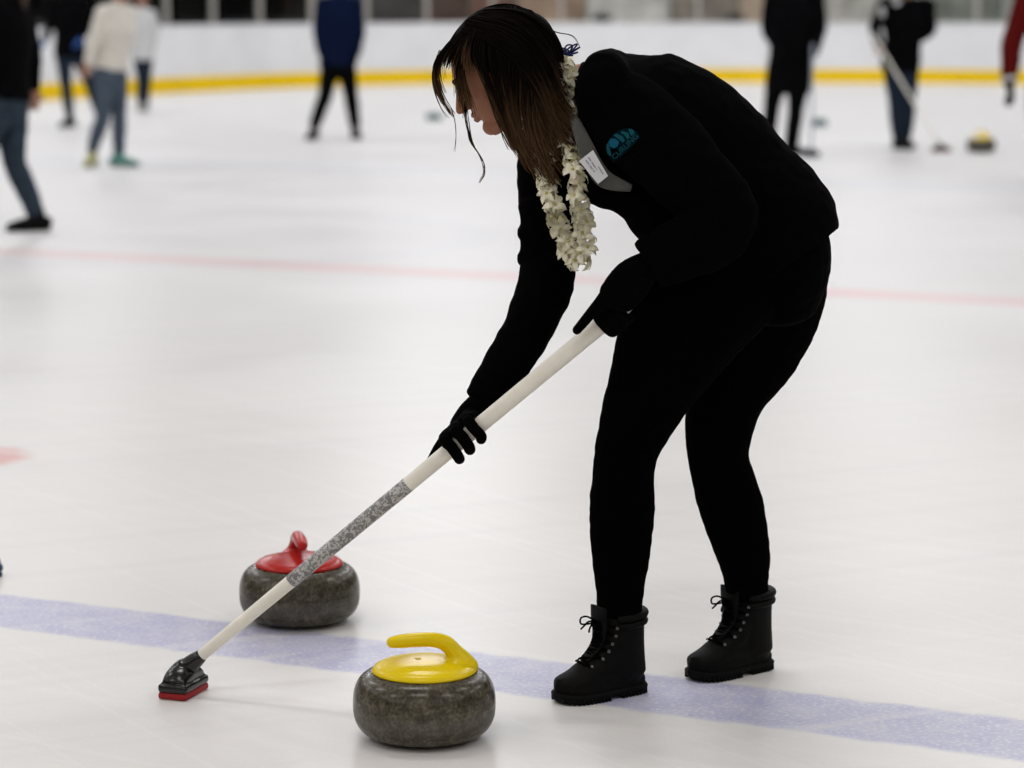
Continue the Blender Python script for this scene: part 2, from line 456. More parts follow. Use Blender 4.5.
# ================================================================== CURLING STONES
def stone(label, loc, rot, plastic, seed, cap_r=.105, detail=True):
    t = thing('curling_stone', label, 'curling stone', loc, 'curling stones')
    R = .144; H = .124
    prof = [(0, .004), (.055, .004), (.060, .0), (.066, .0), (.070, .005)]
    n = 20
    # lower flank, waist, upper shoulder
    for k in range(n + 1):
        a = -math.pi / 2 + k * math.pi / n
        ca, sa = math.cos(a), math.sin(a)
        prof.append((.080 + .064 * (abs(ca) ** .66), .070 + (.065 if sa < 0 else .067) * math.copysign(abs(sa) ** .84, sa)))
    prof += [(.06, .137), (0, .137)]
    bm = bmesh.new(); lathe(bm, prof, 72)
    b = obj('granite_body', bm, granite_material(seed), t, world=False)
    Rz = Matrix.Rotation(rot, 4, 'Z')
    # moulded cap
    bm = bmesh.new()
    cap = [(0, .135), (cap_r - .004, .1345), (cap_r, .137), (cap_r, .1395), (cap_r * .95, .145), (cap_r * .86, .1500), (cap_r * .82, .1508), (cap_r * .7, .1545), (cap_r * .55, .1578), (cap_r * .3, .1600), (0, .1605)]
    lathe(bm, cap, 64)
    obj('handle_cap', bm, plastic, t, world=False)
    # gooseneck grip
    bm = bmesh.new()
    pts = [V((.088, 0, .142)), V((.074, 0, .158)), V((.060, 0, .174)), V((.044, 0, .191)), V((.018, 0, .199)), V((-.02, 0, .199)), V((-.045, 0, .197)), V((-.064, 0, .195))]
    rn = [.022, .021, .0180, .0165, .0152, .0148, .0142, .0120]
    rb = [.026, .020, .0165, .0155, .0150, .0155, .0150, .0130]
    loft(bm, pts, rn, rb, 18, 4)
    ellipsoid(bm, V((.066, 0, .150)), (V((1, 0, 0)), V((0, 1, 0)), V((0, 0, 1))), (.036, .034, .014))
    bmesh.ops.transform(bm, matrix=Rz, verts=bm.verts)
    g = skin_obj_local('grip', bm, .003, plastic, t, 4)
    # bolt on the cap
    bm = bmesh.new()
    lathe(bm, [(0, .159), (.006, .159), (.006, .1615), (.005, .162), (0, .162)], 20, Matrix.Translation(Rz @ V((-.012, 0, 0))))
    obj('bolt', bm, plastic, t, world=False)
    return t
def skin_obj_local(name, bm, voxel, material, parent, smooth):
    me = remesh(bm, voxel, smooth); return link_mesh(name, me, material, parent)
stone('large grey granite curling stone with yellow handle in the front', G(424.5, 736), 0.06, yellow_pl, 1.0, .1055)
stone('grey granite curling stone with red handle behind the broom shaft', G(300, 620), math.radians(102), red_pl, 5.0, .105)
stone('small distant curling stone with yellow handle beside a far broom', G(981, 152.5), .5, yellow_pl, 9.0, .10)

# ================================================================== BROOMS
speck = speckle_material('sleeve_print', (.19, .19, .195), (.52, .51, .49), 120)
def broom_head(t, base, yaw, L=.145, W=.062, pad=red_pad, shell=black_plastic, shaft_m=None):
    """base: point on the ice below the head's middle"""
    Rz = Matrix.Rotation(yaw, 3, 'Z')
    def place(bm): bmesh.ops.transform(bm, matrix=Matrix.Translation(base) @ Rz.to_4x4(), verts=bm.verts)
    bm = bmesh.new(); box(bm, V((0, 0, .008)), (L * .97, W * .97, .015), bevel=.005); place(bm)
    obj('pad', bm, pad, t)
    bm = bmesh.new()
    box(bm, V((0, 0, .024)), (L, W, .020), bevel=.007)
    loft(bm, [V((-L / 2 + .012, 0, .034)), V((-L / 4, 0, .042)), V((0, 0, .047)), V((L / 4, 0, .042)), V((L / 2 - .012, 0, .034))], [.012, .020, .024, .020, .012], [W * .40, W * .44, W * .45, W * .44, W * .40], 20, 4, V((0, 1, 0)), .6, .6)
    ellipsoid(bm, V((0, 0, .058)), (V((1, 0, 0)), V((0, 1, 0)), V((0, 0, 1))), (.026, .020, .020))
    for s in (-1, 1):
        loft(bm, [V((-L * .4, s * W * .3, .040)), V((0, s * W * .27, .062)), V((L * .4, s * W * .3, .040))], [.005, .006, .005], [.005] * 3, 10, 4)
    place(bm)
    return skin_obj('broom_head', bm, .0028, shell, t, 2)
def broom(label, foot, top, yaw, r0, r1, main=False, **kw):
    t = thing('curling_broom', label, 'broom', foot, 'curling brooms')
    hd = broom_head(t, foot, yaw, **kw)
    a = foot + V((0, 0, .052)); d = top - a
    def at(f): return a + d * f
    bm = bmesh.new(); tube(bm, [at(0.0), at(.02), at(.038)], [r0 * 1.55, r0 * 1.5, r0 * 1.22], 16, 2); obj('ferrule', bm, kw.get('shell', black_plastic), t)
    bm = bmesh.new(); tube(bm, [at(.045), at(.3), at(.6), at(1)], [r0, r0 + (r1 - r0) * .35, r0 + (r1 - r0) * .75, r1], 20, 3); obj('shaft', bm, kw.get('shaft_m', white_paint), t)
    if main:
        def rr(f): return r0 + (r1 - r0) * f * 1.15 + .0006
        f0, f1 = .255, .525
        bm = bmesh.new(); tube(bm, [at(f0), at((f0 + f1) / 2), at(f1)], [rr(f0), rr((f0 + f1) / 2), rr(f1)], 20, 3, cap=0.0); obj('printed_sleeve', bm, speck, t)
    return t, at
BR_FOOT = G(178, 704) + V((.002, .080, 0)); BR_TOP = P(624, 306, 5.26)
_b, _at = broom('white shafted curling broom with black head and red pad held by the woman', BR_FOOT, BR_TOP, math.radians(71), .0130, .0178, main=True, L=.118, W=.068)

# ================================================================== THE WOMAN
YW = 5.48
woman = thing('person', 'woman in black with long dark hair bending over to sweep with a broom', 'person', V((G(600, 700).x + .1, 5.48, 0)))
def chain(lst):
    pts = [P(a[0], a[1], a[2]) for a in lst]; rn = [a[3] * px2m(a[1], a[2]) for a in lst]; rb = [a[4] for a in lst]
    return pts, rn, rb
def lofc(bm, lst, grow=0.0, **kw):
    pts, rn, rb = chain(lst)
    loft(bm, pts, [r + grow for r in rn], [r + grow for r in rb], **kw)
near_leg = [(742, 252, 5.42, 68, .10), (692, 308, 5.39, 67, .100), (651, 388, 5.365, 45, .080), (630, 440, 5.36, 34, .064), (624, 468, 5.36, 31, .058), (622, 510, 5.37, 33, .060), (621, 550, 5.385, 30, .055), (620, 585, 5.425, 25, .046), (619.5, 613, 5.44, 22, .042)]
far_leg = [(771, 255, 5.53, 61, .10), (762, 305, 5.56, 61, .100), (747, 350, 5.58, 53, .085), (727, 392, 5.59, 41, .072), (719, 432, 5.59, 34.5, .064), (719, 462, 5.59, 30.5, .058), (731, 505, 5.595, 32.5, .060), (742, 548, 5.60, 28, .054), (746, 575, 5.62, 23.5, .046), (747, 598, 5.64, 21, .042)]
pelvis = [(776, 304, 5.50, 42, .12), (773, 264, 5.49, 58, .168), (757, 224, 5.48, 61, .158), (728, 185, 5.48, 56, .135)]
torso = [(778, 258, 5.48, 66, .168), (747, 214, 5.48, 69, .155), (710, 170, 5.48, 73, .148), (672, 138, 5.48, 74, .155), (634, 122, 5.49, 74, .170), (602, 103, 5.50, 53, .150), (580, 94, 5.50, 36, .085)]
near_arm = [(622, 112, 5.36, 42, .060), (657, 142, 5.315, 42, .062), (695, 182, 5.275, 38, .056), (722, 214, 5.25, 35, .052), (708, 237, 5.24, 33, .050), (680, 250, 5.235, 30, .046), (652, 263, 5.235, 23, .036)]
far_arm = [(565, 130, 5.62, 40, .06), (550, 172, 5.63, 32, .060), (549, 230, 5.60, 27.5, .056), (546, 282, 5.56, 26.5, .052), (527, 330, 5.50, 23.5, .046), (500, 375, 5.44, 20.5, .040), (484, 400, 5.41, 17.5, .034)]
# --- head frame
HC = P(494.5, 69, 5.50); HS = px2m(72, 5.5)
pitch_h = math.radians(38)
hf = V((-math.cos(pitch_h), -.06, -math.sin(pitch_h))).normalized()
hs = V((0, -1, 0)); hs = (hs - hf * hs.dot(hf)).normalized()       # towards her left, the camera side
hu = hs.cross(hf).normalized()
if hu.z < 0: hu = -hu
def HP(f, u, s=0): return HC + (hf * f + hu * u + hs * s) * HS
def hell(bm, f, u, s, rf, ru, rs, **kw): ellipsoid(bm, HP(f, u, s), (hf, hu, hs), (rf * HS, ru * HS, rs * HS), **kw)
body = bmesh.new()
hell(body, -9, 9, 0, 47.5, 42, 36.5, seg=32, rings=20)
hell(body, 12, 2, 0, 29, 38, 32, seg=32, rings=20)
hell(body, 20, -22, 0, 23, 28, 26, seg=32, rings=20)
hell(body, 37.5, -43, 0, 9.5, 9, 11)
for s in (-1, 1):
    hell(body, 23, -9, s * 16, 14, 14, 13)
    hell(body, 33, 10.5, s * 10, 6.5, 4, 11)
    loft(body, [HP(-12, -16, s * 29), HP(4, -33, s * 24), HP(24, -45, s * 15), HP(36, -47, s * 5)], [8 * HS, 8 * HS, 7.5 * HS, 7 * HS], [7 * HS] * 4, 12, 3, hs)
    hell(body, 44, -13, s * 5, 5, 3.6, 3.6)
    # ear
    hell(body, -8, -2, s * 36, 6.5, 11, 2.8); hell(body, -6, -10, s * 35, 3.5, 4.5, 2.5)
loft(body, [HP(38, 9), HP(43.5, 1), HP(49, -6), HP(53, -11)], [4 * HS, 3.8 * HS, 4.2 * HS, 4.0 * HS], [3.2 * HS, 3.6 * HS, 4.6 * HS, 4.6 * HS], 14, 4, hs)
hell(body, 50.5, -11.5, 0, 5, 4.2, 5)
loft(body, [HP(40.7, -24.5, -9), HP(44.4, -23, -4), HP(45.0, -22.6, 0), HP(44.4, -23, 4), HP(40.7, -24.5, 9)], [1.5 * HS, 2.7 * HS, 2.6 * HS, 2.7 * HS, 1.5 * HS], [2.5 * HS] * 5, 10, 3, hf)
loft(body, [HP(40.2, -26, -8), HP(44.7, -28.8, -3), HP(45.2, -29, 0), HP(44.7, -28.8, 3), HP(40.2, -26, 8)], [1.5 * HS, 3.0 * HS, 3.2 * HS, 3.0 * HS, 1.5 * HS], [2.5 * HS] * 5, 10, 3, hf)
# neck
loft(body, [HP(-14, -12), HP(-22, -34), P(566, 97, 5.5), P(600, 105, 5.5)], [.060, .058, .064, .085], [.056, .054, .058, .10], 20, 4)
SHR = -.012
lofc(body, torso, SHR, seg=24, cap0=.1); lofc(body, pelvis, SHR, seg=24, cap0=.5)
lofc(body, near_leg, SHR + .002); lofc(body, far_leg, SHR + .002)
lofc(body, near_arm, -.012); lofc(body, far_arm, -.012)
# feet inside the boots
def foot_frame(toe, heel):
    d = (toe - heel); d.z = 0; d.normalize(); return d, V((-d.y, d.x, 0))
BOOTS = {}
for key, ank, ctr, yaw in (('near', P(619.5, 613, 5.44), G(600, 697), math.radians(180 + 30)), ('far', P(747, 598, 5.64), G(730, 674), math.radians(180 + 33))):
    BOOTS[key] = (ctr, yaw)
    d = V((math.cos(yaw), math.sin(yaw), 0))
    loft(body, [ank, ank.lerp(ctr - d * .040 + V((0, 0, .05)), .7), ctr + d * .0 + V((0, 0, .046)), ctr + d * .06 + V((0, 0, .040))], [.032, .032, .024, .015], [.030, .030, .026, .020], 14, 4, V((-d.y, d.x, 0)))

# hands on the shaft
bax = (BR_TOP - (BR_FOOT + V((0, 0, .052)))).normalized()
bw = V((0, -1, 0)); bw = (bw - bax * bw.dot(bax)).normalized()       # towards the camera
bu = bax.cross(bw); bu = bu if bu.z > 0 else -bu                     # up and left of the shaft
def shaft_at(px):                                                   # the point of the shaft nearest a column of the picture
    a = BR_FOOT + V((0, 0, .052)); best = None
    for k in range(401):
        p = a.lerp(BR_TOP, k / 400); r = p - V((0, 0, CAM_H)); zc = r.y * cp - r.z * sp
        x_ = 512 + F * r.x / zc
        if best is None or abs(x_ - px) < best[0]: best = (abs(x_ - px), p)
    return best[1]
def ring(px, ang, R):
    a = math.radians(ang); return shaft_at(px) + bu * math.sin(a) * R + bw * math.cos(a) * R
def hands(bm, g):
    # lower (right) hand: palm on the shaft's upper far side, three fingers folded over the front, index along the shaft
    wr = P(483, 402, 5.41); SR = .0165
    loft(bm, [wr, P(473, 414, 5.405), P(463, 427, 5.40)], [.027 + g, .031 + g, .029 + g], [.022 + g, .024 + g, .022 + g], 16, 4)
    for kx, px1, rr, tip in ((457, 457, .0112, -70), (468, 468.5, .0116, -62), (479, 480, .0110, -52)):
        pts = [P(kx, 428 - (kx - 457) * .55, 5.395), ring(px1 - 3, 66, SR + .013), ring(px1 - 2, 14, SR + .012), ring(px1 - 3, -30, SR + .012), ring(px1 - 5, tip, SR + .011)]
        tube(bm, pts, [rr * 1.1 + g, rr * 1.1 + g, rr + g, rr * .98 + g, rr * .95 + g], 12, 4, V((0, 1, 0)))
    tube(bm, [P(461, 422, 5.39), P(448, 435, 5.375), P(437, 448, 5.372), P(428.5, 460, 5.378)], [.0130 + g, .0112 + g, .0075 + g, .0030 + g], 12, 4, V((0, 1, 0)))
    tube(bm, [P(474, 410, 5.42), ring(470, 118, SR + .013), ring(461, 160, SR + .011), ring(455, 190, SR + .011)], [.013 + g, .011 + g, .010 + g, .0085 + g], 12, 4, V((0, 1, 0)))
    # upper (left) hand: back of the hand to the camera, index pointing down the shaft, three fingers under it
    wr = P(650, 264, 5.235); SR = .0185
    loft(bm, [wr, P(631, 278, 5.225), P(615, 297, 5.222)], [.028 + g, .037 + g, .035 + g], [.023 + g, .024 + g, .021 + g], 16, 4)
    loft(bm, [P(645, 274, 5.232), P(634, 288, 5.220), P(624, 302, 5.218)], [.024 + g, .028 + g, .022 + g], [.020 + g, .022 + g, .018 + g], 16, 4)
    tube(bm, [P(611, 287, 5.222), P(600, 302, 5.226), P(588, 317, 5.230), P(577, 330, 5.236)], [.0120 + g, .0108 + g, .0100 + g, .0085 + g], 12, 4, V((0, 1, 0)))
    for px0, px1, rr in ((606, 605, .0108), (615, 613, .0108), (624, 621, .0100)):
        pts = [P(px0 + 2, 298 - (px0 - 606) * .6, 5.218), ring(px0, 48, SR + .011), ring(px1, 0, SR + .0105), ring(px1, -48, SR + .0105), ring(px1, -105, SR + .0105)]
        tube(bm, pts, [rr * 1.1 + g, rr * 1.1 + g, rr + g, rr + g, rr * .9 + g], 12, 4, V((0, 1, 0)))
    tube(bm, [P(636, 272, 5.245), ring(628, 105, SR + .013), ring(614, 150, SR + .011), ring(606, 185, SR + .011)], [.013 + g, .0115 + g, .0105 + g, .009 + g], 12, 4, V((0, 1, 0)))
hands(body, -.0012)
skin_obj('body', body, .0034, skin, woman, 3, fac=.45)

# gloves: one per hand
bm = bmesh.new(); hands(bm, .0012)
for px_, py_, Y_, ang in ((482, 402, 5.41, 0), (650, 264, 5.235, 0)):
    pass
loft(bm, [P(492, 389, 5.425), P(481, 404, 5.408)], [.027, .027], [.030, .028], 16, 3); loft(bm, [P(664, 256, 5.238), P(648, 266, 5.235)], [.034, .031], [.030, .028], 16, 3)
gm = remesh(bm, .0022, 2)
gb = bmesh.new(); gb.from_mesh(gm)
split_x = (P(540, 350, 5.35)).x
for side in (0, 1):
    b2 = gb.copy()
    bmesh.ops.delete(b2, geom=[v for v in b2.verts if (v.co.x > split_x) == (side == 0)], context='VERTS')
    obj('glove', b2, glove_black, woman)
gb.free(); bpy.data.meshes.remove(gm)

# trousers
bm = bmesh.new()
lofc(bm, pelvis, .002, seg=24, cap0=.45, cap1=.2); lofc(bm, near_leg, 0, cap1=.05, seg=20); lofc(bm, far_leg, 0, cap1=.05, seg=20)
# knee creases
for lst, ys in ((near_leg, (447, 454, 461)), (far_leg, (449, 456, 463))):
    for i_, yy in enumerate(ys):
        cx = 627 if lst is near_leg else 719; Yc = 5.36 if lst is near_leg else 5.59
        m_ = px2m(yy, Yc)
        loft(bm, [P(cx + 2, yy - 2, Yc), P(cx - 1, yy + 2, Yc)], [31.5 * m_, 31.5 * m_], [.059, .059], 20, 2, cap0=.05, cap1=.05)
skin_obj('trousers', bm, .005, black_knit, woman, 2, .0018, 24)

# jacket
bm = bmesh.new()
lofc(bm, torso, .004, seg=28, cap0=.04, cap1=.05)
# flared hem behind, rounded upper back
lofc(bm, [(789, 248, 5.48, 52, .150), (778, 226, 5.48, 60, .158), (752, 195, 5.48, 60, .15)], .003, seg=28, cap0=.03)
lofc(bm, near_arm, .004, seg=20, cap1=.04); lofc(bm, far_arm, .004, seg=20, cap1=.04)
loft(bm, [P(604, 92, 5.36), P(612, 96, 5.5), P(600, 105, 5.64)], [.086, .098, .080], [.06, .06, .06], 20, 4, V((1, 0, 0)))
# open front hanging below the chest
lofc(bm, [(588, 176, 5.41, 18, .05), (600, 190, 5.40, 17, .05), (618, 195, 5.40, 17, .06), (640, 203, 5.40, 24, .07), (662, 222, 5.40, 30, .08)], 0, seg=18)
# collar
for k in range(18):
    a0 = k * 2 * math.pi / 18; a1 = (k + 1) * 2 * math.pi / 18
    cc = P(574, 93, 5.5); ax = (P(560, 86, 5.5) - P(600, 100, 5.5)).normalized(); nn = ax.cross(V((0, 1, 0))).normalized()
    f_ = lambda a: cc + nn * .062 * math.cos(a) + V((0, 1, 0)) * .070 * math.sin(a)
    loft(bm, [f_(a0), f_(a1)], [.010] * 2, [.010] * 2, 8, 2, ax)
# cuff bands
lofc(bm, [(660, 258, 5.236, 27, .041), (649, 265, 5.235, 25, .038)], .003, cap0=.1, cap1=.1); lofc(bm, [(491, 389, 5.42, 19.8, .038), (482, 402, 5.41, 19, .037)], .003, cap0=.1, cap1=.1)
# sleeve wrinkles at the far elbow
for yy, cx in ((205, 549), (232, 548), (258, 547)):
    m_ = px2m(yy, 5.58)
    lofc(bm, [(cx, yy - 4, 5.59, 30, .058), (cx, yy + 5, 5.585, 30.5, .058)], 0, cap0=.1, cap1=.1)
jacket = skin_obj('jacket', bm, .0045, black_fabric, woman, 3, .0035, 17)

# grey lining edge of the open front, name badge, emblem: pieces of the jacket
jb = BVHTree.FromPolygons([v.co + woman.location for v in jacket.data.vertices], [p.vertices for p in jacket.data.polygons])
def on_jacket(px, py, off=.003, fallback=5.34):
    d = ray(px, py).normalized(); h = jb.ray_cast(V((0, 0, CAM_H)), d)
    if h[0] is None: return P(px, py, fallback)
    return h[0] + h[1] * off if h[1].dot(d) < 0 else h[0] - h[1] * off
lining_m = mat('lining_grey', (.075, .075, .07), .8, .2, noise_amt=.15, noise_scale=60)
# a strip hanging along the open edge
strip_c = [(573, 116, 5.37, 4), (578, 128, 5.345, 6), (585, 145, 5.33, 8), (594, 165, 5.322, 9), (606, 180, 5.318, 9), (631, 188, 5.312, 4)]
bm = bmesh.new(); pts, rn, rb = chain([(a, b, c, d, .004) for a, b, c, d in strip_c]); loft(bm, pts, rn, rb, 14, 4, cap0=.2, cap1=.5)
obj('lining', bm, lining_m, jacket)
bm = bmesh.new()
q = [(579, 161), (593, 150), (608, 176), (598, 184)]
fr = [bm.verts.new(P(a, b, 5.306)) for a, b in q]; bk = [bm.verts.new(P(a, b, 5.309)) for a, b in q]
bm.faces.new(fr); bm.faces.new(list(reversed(bk)))
for k in range(4): bm.faces.new((fr[k], fr[(k + 1) % 4], bk[(k + 1) % 4], bk[k]))
badge = obj('name_badge', bm, mat('badge_white', (.66, .66, .68), .5, .4), jacket, smooth=False)
badge['label'] = 'white name badge with faint print'
bm = bmesh.new()
def badge_pt(a, b, Y): # a along short side, b along long side
    A = V(q[0]).lerp(V(q[1]), a); B = V(q[3]).lerp(V(q[2]), a); c = A.lerp(B, b); return P(c.x, c.y, Y)
for row, (a0, segs) in enumerate(((.30, ((.12, .30), (.34, .5), (.54, .62))), (.52, ((.10, .26), (.30, .52), (.56, .60))), (.72, ((.55, .85),)))):
    for s0, s1 in segs:
        vs = [bm.verts.new(badge_pt(a0 + da, s, 5.3052)) for da, s in ((0, s0), (.07, s0), (.07, s1), (0, s1))]; bm.faces.new(vs)
pm = bpy.data.meshes.new('x'); bm.to_mesh(pm); bm.free(); pm.transform(Matrix.Translation(-woman.location))
bm = bmesh.new(); bm.from_mesh(badge.data); nb = len(bm.faces); bm.from_mesh(pm); bm.faces.ensure_lookup_table()
for f in bm.faces[nb:]: f.material_index = 1
bm.to_mesh(badge.data); bm.free(); badge.data.materials.append(mat('badge_ink', (.22, .22, .33), .6, .3))

# emblem on the chest
teal = mat('emblem_teal', (.004, .070, .095), .8, .1); blue_e = mat('emblem_blue', (.004, .085, .15), .8, .1); dark_e = mat('emblem_dark', (.001, .010, .014), .9, .05)
EO = V((613, 166)); EA = (V((645, 136)) - EO).normalized(); EB = V((EA.y, -EA.x)); EB = EB if EB.y < 0 else -EB
def epx(a, b): c = EO + EA * a + EB * b; return c.x, c.y
def decal(bm, poly, off):
    c = [sum(p[0] for p in poly) / len(poly), sum(p[1] for p in poly) / len(poly)]
    cv = bm.verts.new(on_jacket(*epx(*c), off)); vs = [bm.verts.new(on_jacket(*epx(*p), off)) for p in poly]
    for k in range(len(vs)): bm.faces.new((cv, vs[k], vs[(k + 1) % len(vs)]))
emb = bmesh.new()
decal(emb, [(4, 2), (14, 1), (28, 1), (40, 2), (41, 8), (39, 15), (33, 20), (25, 22.5), (16, 22), (9, 19), (5, 13)], .0026)
emblem = obj('emblem', emb, dark_e, jacket); emblem['label'] = 'teal printed club emblem on the chest'
def epart(polys, m, off=.0034):
    bm = bmesh.new()
    for p in polys: decal(bm, p, off)
    return bm
shapes_t = [[(6, 9), (8, 9), (13, 19), (12, 20), (9, 18), (6, 13)], [(24, 10), (27, 10), (28, 15), (25, 21), (22, 21.5), (23, 16)], [(29, 9), (32, 9), (34, 13), (31, 19), (29, 18), (30, 14)], [(34, 9), (39, 9), (39.5, 13), (37, 16), (35, 13)]]
shapes_b = [[(14, 12), (18, 11), (22, 13), (21, 18), (18, 21), (14, 20), (12, 16)]]
# lettering
def text_mesh(txt, size):
    cu = bpy.data.curves.new('t', 'FONT'); cu.body = txt; cu.size = size; cu.resolution_u = 3
    o = bpy.data.objects.new('t', cu); C.objects.link(o)
    dg = bpy.context.evaluated_depsgraph_get(); me = bpy.data.meshes.new_from_object(o.evaluated_get(dg))
    bpy.data.objects.remove(o); bpy.data.curves.remove(cu); return me
tb = epart(shapes_t, teal)
for txt, size, a0, b0, wid in (('CURLING', 7.5, 6.5, 3.0, 32),):
    tm = text_mesh(txt, size); mxx = max(v.co.x for v in tm.vertices)
    b2 = bmesh.new(); b2.from_mesh(tm)
    for v in b2.verts: v.co = on_jacket(*epx(a0 + v.co.x * wid / mxx, b0 + v.co.y), .0036)
    tm2 = bpy.data.meshes.new('x'); b2.to_mesh(tm2); b2.free(); tb.from_mesh(tm2)
bb_ = epart(shapes_b, blue_e)
me_b = bpy.data.meshes.new('x'); 
# two colours of print in one emblem part
for f in tb.faces: f.material_index = 0
n0 = len(tb.faces); bb_.to_mesh(me_b); bb_.free(); tb.from_mesh(me_b); tb.faces.ensure_lookup_table()
for k, f in enumerate(tb.faces): f.material_index = 0 if k < n0 else 1
me_t = bpy.data.meshes.new('emblem'); tb.to_mesh(me_t); tb.free()
# join the print into the emblem mesh
me_e = emblem.data; be = bmesh.new(); be.from_mesh(me_e); ne = len(be.faces)
me_t.transform(Matrix.Translation(-woman.location)); be.from_mesh(me_t); be.faces.ensure_lookup_table()
for k, f in enumerate(be.faces): f.material_index = 0 if k < ne else f.material_index + 1
be.to_mesh(me_e); be.free(); me_e.materials.append(teal); me_e.materials.append(blue_e)

# --- eyes, brows, lips
eye_m = mat('eye_white', (.55, .52, .50), .3, .5); iris_m = mat('iris', (.02, .012, .008), .2, .5); lip_m = mat('lip', (.28, .075, .065), .45, .4); brow_m = mat('brow', (.015, .009, .007), .8, .2)
for s in (-1, 1):
    bm = bmesh.new(); hell(bm, 33.2, 3.0, s * 13.5, 5.2, 5.0, 5.6); e = obj('eye', bm, eye_m, woman)
    bm = bmesh.new(); hell(bm, 36.6, 2.2, s * 14.2, 2.0, 2.4, 2.4); obj('iris', bm, iris_m, e)
    bm = bmesh.new(); tube(bm, [HP(38, 4.4, s * 8), HP(39.3, 6.6, s * 13), HP(36.5, 4.6, s * 19.5)], [.7 * HS, 1.5 * HS, .8 * HS], 8, 4, hf)
    tube(bm, [HP(39.5, 4.5, s * 11), HP(41.5, 3, s * 13.5), HP(39, 3.6, s * 18)], [.4 * HS, .7 * HS, .4 * HS], 6, 4, hf); obj('eyelashes', bm, brow_m, woman)
    bm = bmesh.new(); tube(bm, [HP(40.3, 12, s * 5), HP(39.6, 15.5, s * 12), HP(34, 14, s * 20)], [1.2 * HS, 1.7 * HS, .8 * HS], 8, 4, hf); obj('eyebrow', bm, brow_m, woman)
bm = bmesh.new()
tube(bm, [HP(41.8, -24.8, -8.5), HP(45.5, -23.6, -3.5), HP(46.2, -23.4, 0), HP(45.5, -23.6, 3.5), HP(41.8, -24.8, 8.5)], [.5 * HS, 1.7 * HS, 1.6 * HS, 1.7 * HS, .5 * HS], 8, 3, hf)
tube(bm, [HP(41.4, -26, -7.5), HP(45.2, -28.0, -3), HP(45.8, -28.2, 0), HP(45.2, -28.0, 3), HP(41.4, -26, 7.5)], [.5 * HS, 2.1 * HS, 2.2 * HS, 2.1 * HS, .5 * HS], 8, 3, hf)
obj('lips', bm, lip_m, woman)

# --- hair: cap plus strands along guide curves
hair_bm = bmesh.new(); AL = hair_bm.verts.layers.float.new('along')
cap_bm = bmesh.new()
ellipsoid(cap_bm, HP(-13, 13, 0), (hf, hu, hs), (47.5 * HS, 44 * HS, 41 * HS), 32, 20)
ellipsoid(cap_bm, P(525, 43, 5.5), (V((1, 0, 0)), V((0, 1, 0)), V((0, 0, 1))), (31 * HS, 36 * HS, 32 * HS), 24, 16)
ellipsoid(cap_bm, P(536, 74, 5.5), (V((1, 0, 0)), V((0, 1, 0)), V((0, 0, 1))), (25 * HS, 40 * HS, 36 * HS), 24, 16)
# keep the face open: drop the front lower portion
cm = remesh(cap_bm, .005, 4)
b2 = bmesh.new(); b2.from_mesh(cm)
dele = []
for v in b2.verts:
    r = v.co - HC; f_ = r.dot(hf) / HS; u_ = r.dot(hu) / HS
    if f_ > 8 and u_ < 24 + (f_ - 30) * .35 or (f_ > -4 and u_ < -6): dele.append(v)
bmesh.ops.delete(b2, geom=dele, context='VERTS')
cm2 = bpy.data.meshes.new('x'); b2.to_mesh(cm2); b2.free(); hair_bm.from_mesh(cm2)
def strand(pts, r, seg=5, sub=4, tip=.25, a0=0., a1=1.):
    pts = catmull(pts, sub); n = len(pts); rings = []
    for i in range(n):
        t = (pts[min(i + 1, n - 1)] - pts[max(i - 1, 0)]).normalized(); nn = t.cross(V((0, 1, 0)))
        if nn.length < 1e-3: nn = V((1, 0, 0))
        nn.normalize(); bb = nn.cross(t); f = i / (n - 1)
        rr = r * (1 - (1 - tip) * max(0, (f - .55) / .45)); ring_ = []
        for k in range(seg):
            v = hair_bm.verts.new(pts[i] + nn * rr * math.cos(k * 2 * math.pi / seg) + bb * rr * math.sin(k * 2 * math.pi / seg)); v[AL] = a0 + (a1 - a0) * f; ring_.append(v)
        rings.append(ring_)
    for r0, r1 in zip(rings, rings[1:]):
        for k in range(seg): hair_bm.faces.new((r0[k], r0[(k + 1) % seg], r1[(k + 1) % seg], r1[k]))
    hair_bm.faces.new(rings[-1])
YH = 5.50
gA = [(472, 24, -.03), (452, 42, -.05), (437, 64, -.055), (436, 82, -.055), (444, 102, -.05), (453, 116, -.048)]
gB = [(482, 15, -.04), (466, 40, -.07), (460, 64, -.078), (461, 84, -.078), (465, 104, -.075), (468, 120, -.07)]
gX = [(486, 12, -.04), (474, 38, -.082), (472, 58, -.088), (480, 76, -.09), (490, 100, -.09), (499, 124, -.085)]
gC = [(492, 9, -.04), (486, 42, -.085), (488, 70, -.095), (495, 96, -.095), (503, 122, -.09), (513, 147, -.085), (526, 166, -.08)]
gD = [(505, 6, -.03), (516, 42, -.09), (519, 80, -.105), (521, 118, -.105), (530, 152, -.10), (545, 188, -.10)]
gE = [(520, 8, -.02), (540, 42, -.08), (544, 80, -.10), (546, 118, -.11), (556, 146, -.115), (572, 168, -.12)]
gF = [(530, 11, -.01), (556, 42, -.045), (556, 66, -.07), (560, 92, -.10), (570, 112, -.125), (586, 128, -.14)]
gS0 = [(468, 20, -.05), (496, 27, -.088), (526, 46, -.100), (548, 78, -.112), (562, 108, -.125), (582, 126, -.145)]
gS1 = [(462, 33, -.06), (490, 45, -.092), (514, 68, -.108), (532, 104, -.116), (544, 142, -.118), (549, 172, -.12)]
gS2 = [(484, 10, -.04), (514, 10, -.05), (540, 22, -.06), (557, 42, -.06), (560, 58, -.05), (562, 66, -.04)]
gS3 = [(474, 14, .0), (505, 6, .0), (534, 14, .0), (552, 32, .0), (559, 50, .0), (562, 62, .0)]
